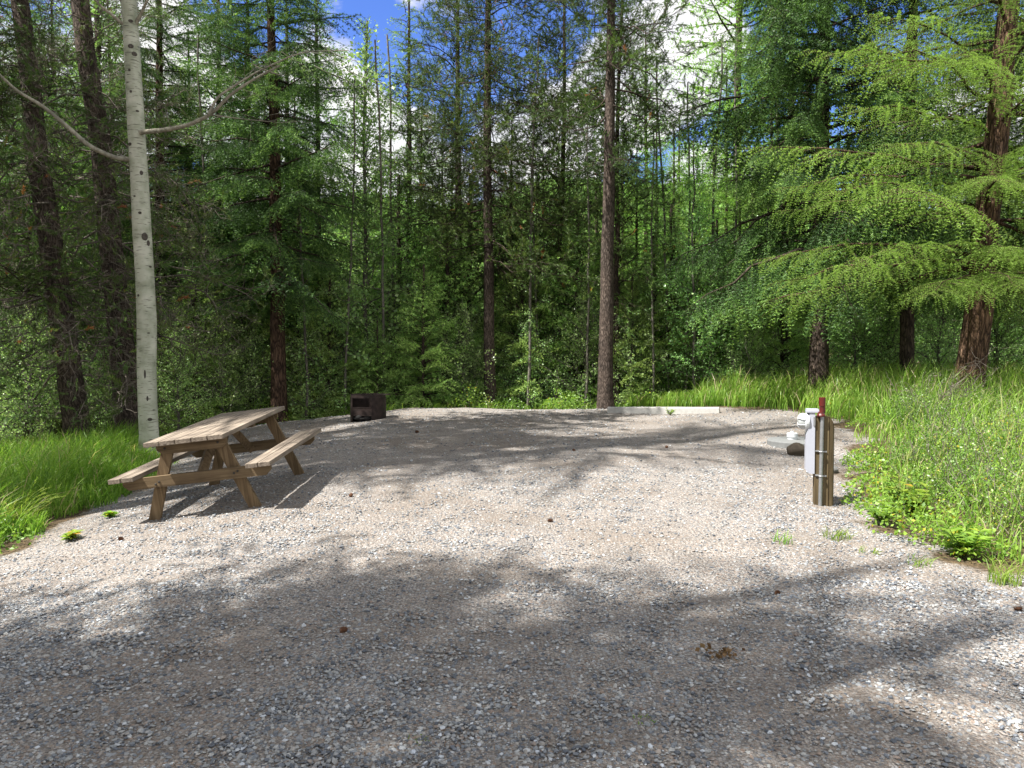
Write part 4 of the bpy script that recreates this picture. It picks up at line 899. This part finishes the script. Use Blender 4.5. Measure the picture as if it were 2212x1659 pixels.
# ------------------------------------------------------------------ picnic table
def picnic_table():
    WT = woodmat('weathered_top', (0.0977, 0.0773, 0.063), (0.202, 0.17, 0.139), (0.299, 0.259, 0.214), 1)
    WF = woodmat('weathered_frame', (0.066, 0.0462, 0.0264), (0.142, 0.102, 0.0594), (0.205, 0.155, 0.0957), 0)
    WL = woodmat('weathered_leg', (0.07, 0.0476, 0.0264), (0.15, 0.105, 0.0594), (0.217, 0.16, 0.0957), 2)
    Rm = rotm('z', -.024)@rotm('y', -.119)@rotm('x', .081)
    t = thing('picnic_table', 'weathered wooden picnic table with attached benches tilted on the gravel slope', 'picnic table', (-2.895, 7.004, .152))
    t.rotation_euler = Matrix(Rm.tolist()).to_euler()
    Lg = 1.825; th = .042
    # frame ends
    g = G(); w = (.734-4*.008)/5
    for k in range(5):
        xx = -.367+w/2+k*(w+.008)
        box(g, (xx, Lg/2+rng.normal()*.004, .74-th/2+rng.normal()*.001), (w, Lg, th), None, 0, 0, .004)
    link('tabletop', g.mesh('tabletop', WT), t)
    for sd in (-1, 1):
        g = G()
        for k in range(2): box(g, (sd*(.577+.118*k-.0), Lg/2+rng.normal()*.006, .44-th/2), (.110, Lg-.02, th), None, 0, 0, .004)
        b = link('bench', g.mesh('bench', WT), t)
    for e, fy in ((0, .27), (1, Lg-.27)):
        g = G()
        # top cleat under the tabletop with bevelled ends
        def beam(g, x0, x1, z0, z1, y, th2, cut):
            V = [(x0, z1), (x1, z1), (x1, z0+(z1-z0)*.45), (x1-cut, z0), (x0+cut, z0), (x0, z0+(z1-z0)*.45)]
            n = len(V); v = [(a, y-th2/2, b) for a, b in V]+[(a, y+th2/2, b) for a, b in V]
            g.add(v, [list(range(n))], 0, 0); g.add(v, [list(range(2*n-1, n-1, -1))], 0, 0)
            g.add(v, [[(k+1) % n, k, k+n, (k+1) % n+n] for k in range(n)], 0, 0)
        y0 = fy-.20 if e == 0 else fy+.20
        sgn = -1 if e == 0 else 1
        yl = fy+sgn*.06
        beam(g, -.33, .33, .70-.105, .697, yl+sgn*.041, .038, .05); link('top_cleat', g.mesh('top_cleat', WF), t)
        g = G(); beam(g, -.70, .70, .397-.105, .397, yl+sgn*.041, .038, .05); link('seat_beam', g.mesh('seat_beam', WF), t)
        for sd in (-1, 1):
            g = G(); a = (sd*.23, .690); b = (sd*.49, -.03); wd = .052
            d = np.array([b[0]-a[0], b[1]-a[1]]); d /= np.linalg.norm(d)
            hw = wd/abs(d[1])
            v = []
            for yy in (yl-.019, yl+.0195): v += [(a[0]-hw, yy, a[1]), (a[0]+hw, yy, a[1]), (b[0]+hw, yy, b[1]), (b[0]-hw, yy, b[1])]
            g.add(v, [[3, 2, 1, 0], [4, 5, 6, 7], [0, 1, 5, 4], [1, 2, 6, 5], [2, 3, 7, 6], [3, 0, 4, 7]], 0, 0)
            l = link('leg', g.mesh('leg', WL), t)
        # diagonal brace from the seat beam up to the middle of the tabletop
        g = G(); tube(g, [(0, yl-sgn*.03, .33), (0, Lg/2+sgn*.16, .69)], .055, 4, 0, 0); link('brace', g.mesh('brace', WL), t)
    BO = plain('bolt_steel', (.05, .045, .04), .6, .5, .2, 30)
    for (bx, bz) in [(-.355, .345), (.355, .345), (-.39, .325), (.39, .36), (-.25, .65), (.25, .65)]:
        g = G(); lathe(g, [(.011, 0), (.011, .005), (.006, .008)], 8, (bx, .27-.06-.060-.0, bz), rotm('x', R(90))); link('bolt', g.mesh('bolt', BO), t)
    g = G(); box(g, (0, Lg/2, .678), (.66, .085, .036), None, 0, 0, .004); link('middle_cleat', g.mesh('middle_cleat', WF), t)
picnic_table()

# ------------------------------------------------------------------ fire ring
def fire_ring():
    y = 14.6; p = along(795, y); m = y/1662
    ST = plain('rusty_steel', (0.0298, 0.0193, 0.0171), .75, .25, .5, 14, .4, .2); SO = plain('soot', (0.00446, 0.00409, 0.00409), .9, 0, .3, 10)
    t = thing('fire_ring', 'rusty dark steel fire ring with square front openings and a grate on top', 'fire pit', (p[0], p[1], p[2]-.06))
    r = 39*m*.98; ht = .545; n = 72; g = G()
    def wall(a0, a1, z0, z1, rr=r, th=.008, mat=0):
        k = max(3, int(abs(a1-a0)/(2*math.pi)*n)); a = np.linspace(a0, a1, k)
        ring = []
        for rad, z in ((rr, z0), (rr, z1), (rr-th, z1), (rr-th, z0)): ring.append(np.stack([rad*np.cos(a), rad*np.sin(a), np.full(k, z)], -1))
        V = np.concatenate(ring); F = []
        for q in range(4):
            q2 = (q+1) % 4
            for j in range(k-1): F.append([q*k+j, q*k+j+1, q2*k+j+1, q2*k+j][::-1])
        g.add(V, F, 0, mat)
        for j in (0, k-1): g.add([ring[q][j] for q in range(4)], [[0, 1, 2, 3]], 0, mat)
    # opening toward the camera, slightly left: x from -29..+17 px
    al = math.acos(-30/39.); ar = math.acos(14/39.)
    a0, a1 = -al, -ar          # angles on the near side
    wall(a1, a0+2*math.pi, 0, ht-.05)              # wall except opening
    wall(0, 2*math.pi, ht-.05, ht, r*.985, .012)         # top band
    wall(0, 2*math.pi, ht-.056, ht-.046, r*1.015, .02)
    link('ring_wall', g.mesh('ring_wall', ST, smooth=False), t)
    xa, xb = r*math.cos(a0), r*math.cos(a1); ya, yb = r*math.sin(a0), r*math.sin(a1)
    g = G(); ang = math.atan2(yb-ya, xb-xa); box(g, ((xa+xb)/2, (ya+yb)/2-.02, .235), (math.hypot(xb-xa, yb-ya)+.01, .008, .155), rotm('z', ang), 0, 0, .002)
    box(g, ((xa+xb)/2, (ya+yb)/2-.005, .316), (math.hypot(xb-xa, yb-ya)+.01, .05, .006), rotm('z', ang), 0, 0, .001)
    link('front_plate', g.mesh('front_plate', ST), t)
    g = G(); lathe(g, [(r*.97, .10), (r*.97, .12), (.001, .14)], 24, mat=0); link('ash_bed', g.mesh('ash_bed', SO), t)
    g = G()
    for k in range(13):
        xx = -r*.9+k*r*.15; c = math.sqrt(max(0, r*r*.95-xx*xx)); tube(g, [(xx, -c, ht+.012), (xx, c, ht+.012)], .006, 5)
    tube(g, [(-r, 0, ht+.006), (r*1.25, .02, ht+.006)], .008, 6); tube(g, [(-r*.8, -.15, ht+.006), (r*1.1, -.15, ht+.006)], .008, 6); tube(g, [(r*1.25, .02, ht+.006), (r*1.1, -.15, ht+.006)], .008, 6)
    link('grate', g.mesh('grate', ST), t)
    v0, f0 = ico()
    for (dx, dy, s) in [(-.12, -.25, .09), (.03, -.27, .075), (-.03, -.18, .08)]:
        g = G(); g.add(v0*np.array([s, s*.8, s*.7])*(1+rng.normal(size=(12, 1))*.1), f0); o = link('charred_stone', g.mesh('charred_stone', SO, smooth=True), None, (p[0]+dx, p[1]+dy, p[2]+.06)); tag(o, 'blackened stone inside the fire ring', 'stone', 'stones inside the fire ring')
fire_ring()

# ------------------------------------------------------------------ parking block
def parking_block():
    CO = plain('concrete', (0.367, 0.361, 0.343), .85, 0, .10, 16, .3, .3)
    a = along(1313, 15.3); b = along(1556, 14.5); a[2] = float(H(a[0], a[1])); c = (a+b)/2; d = b-a; L = np.linalg.norm(d)
    g = G(); pr = [(-.075, -.05), (-.065, .085), (-.045, .105), (.045, .105), (.065, .085), (.075, -.05)]
    import itertools
    xs = np.linspace(-L/2, L/2, 9); n = len(pr); V = []
    for k, xx in enumerate(xs):
        for (yy, zz) in pr: V.append((xx+(0.012 if k == 0 else -.012 if k == 8 else 0)*(zz > 0), yy+rng.normal()*.0008, zz+rng.normal()*.0008))
    F = [[k*n+j, k*n+(j+1) % n, (k+1)*n+(j+1) % n, (k+1)*n+j][::-1] for k in range(8) for j in range(n)]
    g.add(V, F); g.add(V, [list(range(n)), ]); g.add(V, [list(range(9*n-1, 8*n-1, -1))])
    o = link('parking_block', g.mesh('parking_block', CO), None, c+np.array([0, 0, .0]), (0, -math.atan2(d[2], math.hypot(d[0], d[1])), math.atan2(d[1], d[0])))
    tag(o, 'long pale concrete parking block at the far edge of the gravel', 'parking block')
parking_block()

# ------------------------------------------------------------------ utility post
def utility_post():
    p = hit(1769, 1092); m = p[1]/1662; k = m/5.68          # metres per crop pixel
    WP = woodmat('treated_post', (0.0385, 0.0286, 0.0146), (0.099, 0.0743, 0.039), (0.154, 0.121, 0.0676), 2)
    GA = plain('galvanised', (0.294, 0.301, 0.308), .45, .7, .12, 30); WH = plain('white_enclosure', (0.363, 0.377, 0.436), .4, 0, .03, 5, .5); RD = plain('red_enamel', (0.0819, 0.00668, 0.00395), .4, 0, .25, 30, .5)
    GL = plain('frosted_glass', (.36, .38, .38), .25, 0, .1, 8, .6); WM = plain('white_cast', (0.54, 0.562, 0.585), .4, 0, .05, 5)
    x0 = p[0]-(800-740)*k
    t = thing('utility_post', 'short timber utility post carrying the white power box, conduit and red valve head', 'utility post', (x0, p[1], p[2]), (0, 0, R(-15)))
    zt = (1510-415)*k
    # cross section, with groove, then extruded; right top corner rounded down
    sec = [(0, 0), (.026, .0), (.026, .008), (.030, .008), (.030, 0), (.150*1, 0), (.152, .012), (.158, .012), (.160, .002)]
    S = 235*k
    sec = [(0, 0), (S*.68, 0), (S*.69, .012), (S*.72, .012), (S*.735, .001), (S*.9, .012), (S*.98, .05), (S, .08), (S*.97, .12), (0, .12)]
    def topz(x): return zt if x < S*.72 else zt-(x-S*.72)/(S*.28)*.01-((x-S*.72)/(S*.28))**2.2*.11
    n = len(sec); V = []
    for z in (0, 1):
        for (a, b) in sec: V.append((a, b, -.2 if z == 0 else topz(a)))
    g = G(); g.add(V, [[j, (j+1) % n, n+(j+1) % n, n+j] for j in range(n)]); g.add(V, [list(range(n, 2*n))]); link('post', g.mesh('post', WP), t)
    cx = 70*k; r = 23*k
    g = G(); tube(g, [(cx-6*k, -r-.004, -.15), (cx+2*k, -r-.004, zt*.5), (cx+8*k, -r-.004, zt+.01)], r, 16); link('conduit', g.mesh('conduit', GA, smooth=True), t)
    for zc in (1510-840, 1510-1140):
        z = zc*k; g = G(); box(g, (cx-42*k, -.006, z+4*k), (44*k, .012, 20*k), None, 0, 0, .002); box(g, (cx+46*k, -.006, z-2*k), (44*k, .012, 20*k), None, 0, 0, .002)
        a = np.linspace(0, math.pi, 9); P = [(cx-(r+.003)*math.cos(q), -.004-r-(r+.003)*math.sin(q)*1.0, z) for q in a]
        P = [(cx-(r+.003), 0, z)]+P+[(cx+(r+.003), 0, z)]; tube(g, P, 8*k, 6); s = link('strap', g.mesh('strap', GA), t); lathe(G(), [(1, 0), (1, 1)])
    # red head
    zr = zt+.004; g = G()
    lathe(g, [(48*k, 0), (50*k, 16*k), (44*k, 26*k), (38*k, 36*k), (34*k, 60*k)], 20, (cx-4*k, -r, zr))
    lathe(g, [(32*k, 0), (32*k, 60*k), (38*k, 70*k), (40*k, 175*k), (30*k, 178*k), (28*k, 120*k)], 20, (cx+6*k, -r, zr+58*k), None, 0, 0, True)
    tube(g, [(cx-30*k, -r-.02, zr+20*k), (cx-52*k, -r-.03, zr+8*k)], 13*k, 8); box(g, (cx+36*k, -r, zr+110*k), (14*k, .012, 130*k), None, 0, 0, .002)
    rv = link('valve_head', g.mesh('valve_head', RD, smooth=False), t)
    # white power box on the left side of the post
    def bxz(v): return (1510-v)*k
    dy0, dy1 = -.012, .10
    g = G()
    pr = [(-.001, bxz(1118)), (-60*k, bxz(1118)), (-104*k, bxz(1075)), (-104*k, bxz(640)), (-66*k, bxz(520)), (-66*k, bxz(372)), (-.001, bxz(372))]
    nn = len(pr); V = [(a, dy0, b) for a, b in pr]+[(a, dy1, b) for a, b in pr]
    g.add(V, [list(range(nn))[::-1]]); g.add(V, [list(range(nn, 2*nn))]); g.add(V, [[j, (j+1) % nn, (j+1) % nn+nn, j+nn] for j in range(nn)])
    pb = link('power_box', g.mesh('power_box', WH), t)
    g = G(); box(g, (-28*k, .045, bxz(352)), (150*k, .13, 32*k), None, 0, 0, .005); box(g, (-28*k, .05, bxz(328)), (140*k, .12, 14*k), None, 0, 0, .003); link('lid', g.mesh('lid', WH), pb)
    g = G(); box(g, (-10*k, dy0-.004, bxz(470)), (22*k, .008, 110*k), None, 0, 0, .002); link('latch', g.mesh('latch', GA), pb)
    # bulkhead lamp on the box
    lp = thing('bulkhead_lamp', 'round caged lamp on the side of the white power box', 'lamp', (0, 0, 0)); del lp['label']; del lp['category']; lp.parent = t; lp.name = 'lamp'
    c = np.array([-68*k, .045, bxz(478)]); M = rotm('y', R(-90))
    g = G(); lathe(g, [(104*k, -.002), (108*k, 10*k), (108*k, 34*k), (96*k, 46*k)], 28, c, M@np.diag([1, .95, 1])); link('lamp_base', g.mesh('lamp_base', WM, smooth=False), lp)
    g = G(); lathe(g, [(92*k, 40*k), (90*k, 80*k), (78*k, 104*k), (50*k, 118*k), (10*k, 124*k)], 24, c, M@np.diag([1, .95, 1])); link('glass_dome', g.mesh('glass_dome', GL, smooth=True), lp)
    g = G()
    for dz in (-38, 38):
        a = np.linspace(-math.pi/2, math.pi/2, 13); P = [c+np.array([-(44+82*abs(math.cos(q))**.45)*k, math.sin(q)*.075, dz*k]) for q in a]; tube(g, P, 5.5*k, 6)
    a = np.linspace(-math.pi/2, math.pi/2, 13); P = [c+np.array([-(44+86*abs(math.cos(q))**.45)*k, 0, math.sin(q)*95*k]) for q in a]; tube(g, P, 5.5*k, 6)
    link('cage', g.mesh('cage', WM), lp)
    # stone by the foot
    v0, f0 = ico(); RK = plain('grey_rock', (0.15, 0.15, 0.15), .85, 0, .25, 12, .3, .5); RB = plain('brown_rock', (0.0627, 0.0495, 0.0363), .85, 0, .35, 9, .3, .6)
    def rock(q, s, mat, label, seed):
        r2 = np.random.default_rng(seed); import bmesh
        bm = bmesh.new(); bmesh.ops.create_icosphere(bm, subdivisions=3, radius=1)
        ph = r2.random(9)*6
        for vv in bm.verts:
            c0 = vv.co; f = 1+.12*math.sin(3*c0.x+ph[0])+.10*math.sin(4*c0.y+ph[1])+.08*math.sin(6*c0.z+ph[2]+2*c0.x); vv.co = Vector((c0.x*f*s[0], c0.y*f*s[1], c0.z*f*s[2]))
        me = bpy.data.meshes.new('rock'); bm.to_mesh(me); bm.free(); me.materials.append(mat)
        for f in me.polygons: f.use_smooth = True
        o = link('rock', me, None, q, (0, 0, r2.random()*6)); tag(o, label, 'rock')
    q = hit(1802, 1022); rock(q+np.array([0, .05, .03]), (.07, .07, .06), RK, 'small grey rock peeking out behind the right side of the post', 1)
    q = hit(1728, 986); rock(q+np.array([.0, .12, .05]), (.16, .12, .10), RB, 'brown boulder lying in front of the concrete lid', 2)
    q = hit(1690, 966); rock(q+np.array([0, .05, .02]), (.08, .06, .05), RB, 'small dark rock left of the brown boulder', 3)
    # concrete lid and cap
    CG = plain('grey_concrete', (0.151, 0.156, 0.156), .85, 0, .12, 18, .3, .3)
    q = hit(1724, 957); s = q[1]/1662; R0 = 63*s
    o = G(); lathe(o, [(R0*1.02, -.08), (R0*1.02, .03), (R0*.985, .05), (.001, .055)], 40)
    ld = link('concrete_lid', o.mesh('concrete_lid', CG), None, q); tag(ld, 'round grey concrete lid on the ground behind the utility post', 'lid')
    t2 = thing('pipe_cap', 'white plastic sewer pipe cap standing on the round concrete lid', 'pipe cap', (q[0]-14*s, q[1]-.02, q[2]+.052))
    o = G(); lathe(o, [(10*s, 0), (10.5*s, 5*s), (11.5*s, 5.2*s), (11.5*s, 13*s), (10.5*s, 14*s), (.001, 15*s)], 24); link('cap_body', o.mesh('cap_body', WM), t2)
    o = G(); lathe(o, [(4*s, 15*s), (4*s, 18*s), (.001, 18.4*s)], 8, cap=False); box(o, (0, 0, 16.8*s), (7*s, 2*s, 2.6*s), rotm('z', .5)); link('wrench_knob', o.mesh('wrench_knob', WM), t2)
utility_post()

# ------------------------------------------------------------------ pine cones, litter
def cones():
    CM = plain('cone_scales', (.13, .06, .03), .8, 0, .4, 60)
    g = G()
    for k in range(70):
        t = k/70; a = k*2.4; r = .024*math.sin(math.pi*(.15+.8*t))**.8; z = -.032+.064*t; c = np.array([r*math.cos(a)*.6, r*math.sin(a)*.6, z]); d = unit([math.cos(a), math.sin(a), .45]); s = np.cross(d, [0, 0, 1]); s /= np.linalg.norm(s)
        g.add([c-s*.004, c+d*.012+s*.008-s*.016, c+d*.016, c+d*.012+s*.008, c+s*.004], [[0, 1, 2, 3, 4]]); 
    lathe(g, [(.002, -.03), (.014, -.015), (.015, .01), (.002, .033)], 10); me = g.mesh('pine_cone', CM)
    for (u, v, lab, s) in [(758, 1073, 'pine cone on the gravel right of the picnic table legs', 1), (1188, 1128, 'lone brown pine cone on the sunlit gravel at centre', 1.1), (741, 1366, 'dark pine cone in the shade at the lower left', 1), (1680, 1284, 'small reddish pine cone on sunny gravel at right', .8), (262, 1168, 'orange brown pine cone near the left weeds', 1), (1440, 968, 'pine cone lying far back on the pad before the parking block', 1.1), (1240, 975, 'dark pine cone far back at the centre of the pad', 1), (900, 935, 'pine cone just right of the fire ring front', 1.3), (2200, 1320, 'pine cone at the right edge of the gravel', 1)]:
        p = hit(u, v); o = link('pine_cone', me, None, p+np.array([0, 0, .014*s]), (R(90)+rng.normal()*.2, rng.normal()*.3, rng.random()*6), s*.66); tag(o, lab, 'pine cone')
    # dead leaf clump
    DL = leafmat('dead_leaves', [(0, (.10, .05, .025)), (.5, (.20, .12, .06)), (1, (.32, .22, .12))], .15)
    p = hit(1556, 1418); g = G(); n = 46; P = p+np.stack([rng.normal(size=n)*.045, rng.normal(size=n)*.03, .01+.03*rng.random(n)], 1); leaves(g, P, .032, .35, 0, .2)
    tag(link('dead_leaves', g.mesh('dead_leaves', DL)), 'small heap of curled dead brown leaves on the shaded gravel', 'leaves')
    # needle litter and small debris
    g = G(); n = 9000; y = 2.6+13*rng.random(n)**1.3; x = (rng.random(n)*2-1)*.7*y; sd = padsd(x, y); k = (sd > 0) & ((rng.random(n) < .25) | (sd < .9)); x, y = x[k], y[k]; n = len(x)
    P = np.stack([x, y, H(x, y)+.012], 1); a = rng.random(n)*6.28; d = np.stack([np.cos(a), np.sin(a), rng.normal(size=n)*.1], 1); s = np.stack([-np.sin(a), np.cos(a), np.zeros(n)], 1); l = (.02+.035*rng.random(n))[:, None]
    V = np.stack([P-s*.0022, P+s*.0022, P+d*l+s*.001], 1).reshape(-1, 3); g.add(V, np.arange(n*3).reshape(-1, 3), np.repeat(rng.random(n), 3))
    tag(link('needle_litter', g.mesh('needle_litter', DL)), 'scattered brown conifer needles and bark bits on the gravel', 'litter', kind='stuff')
cones()

print('objects', len(bpy.data.objects))
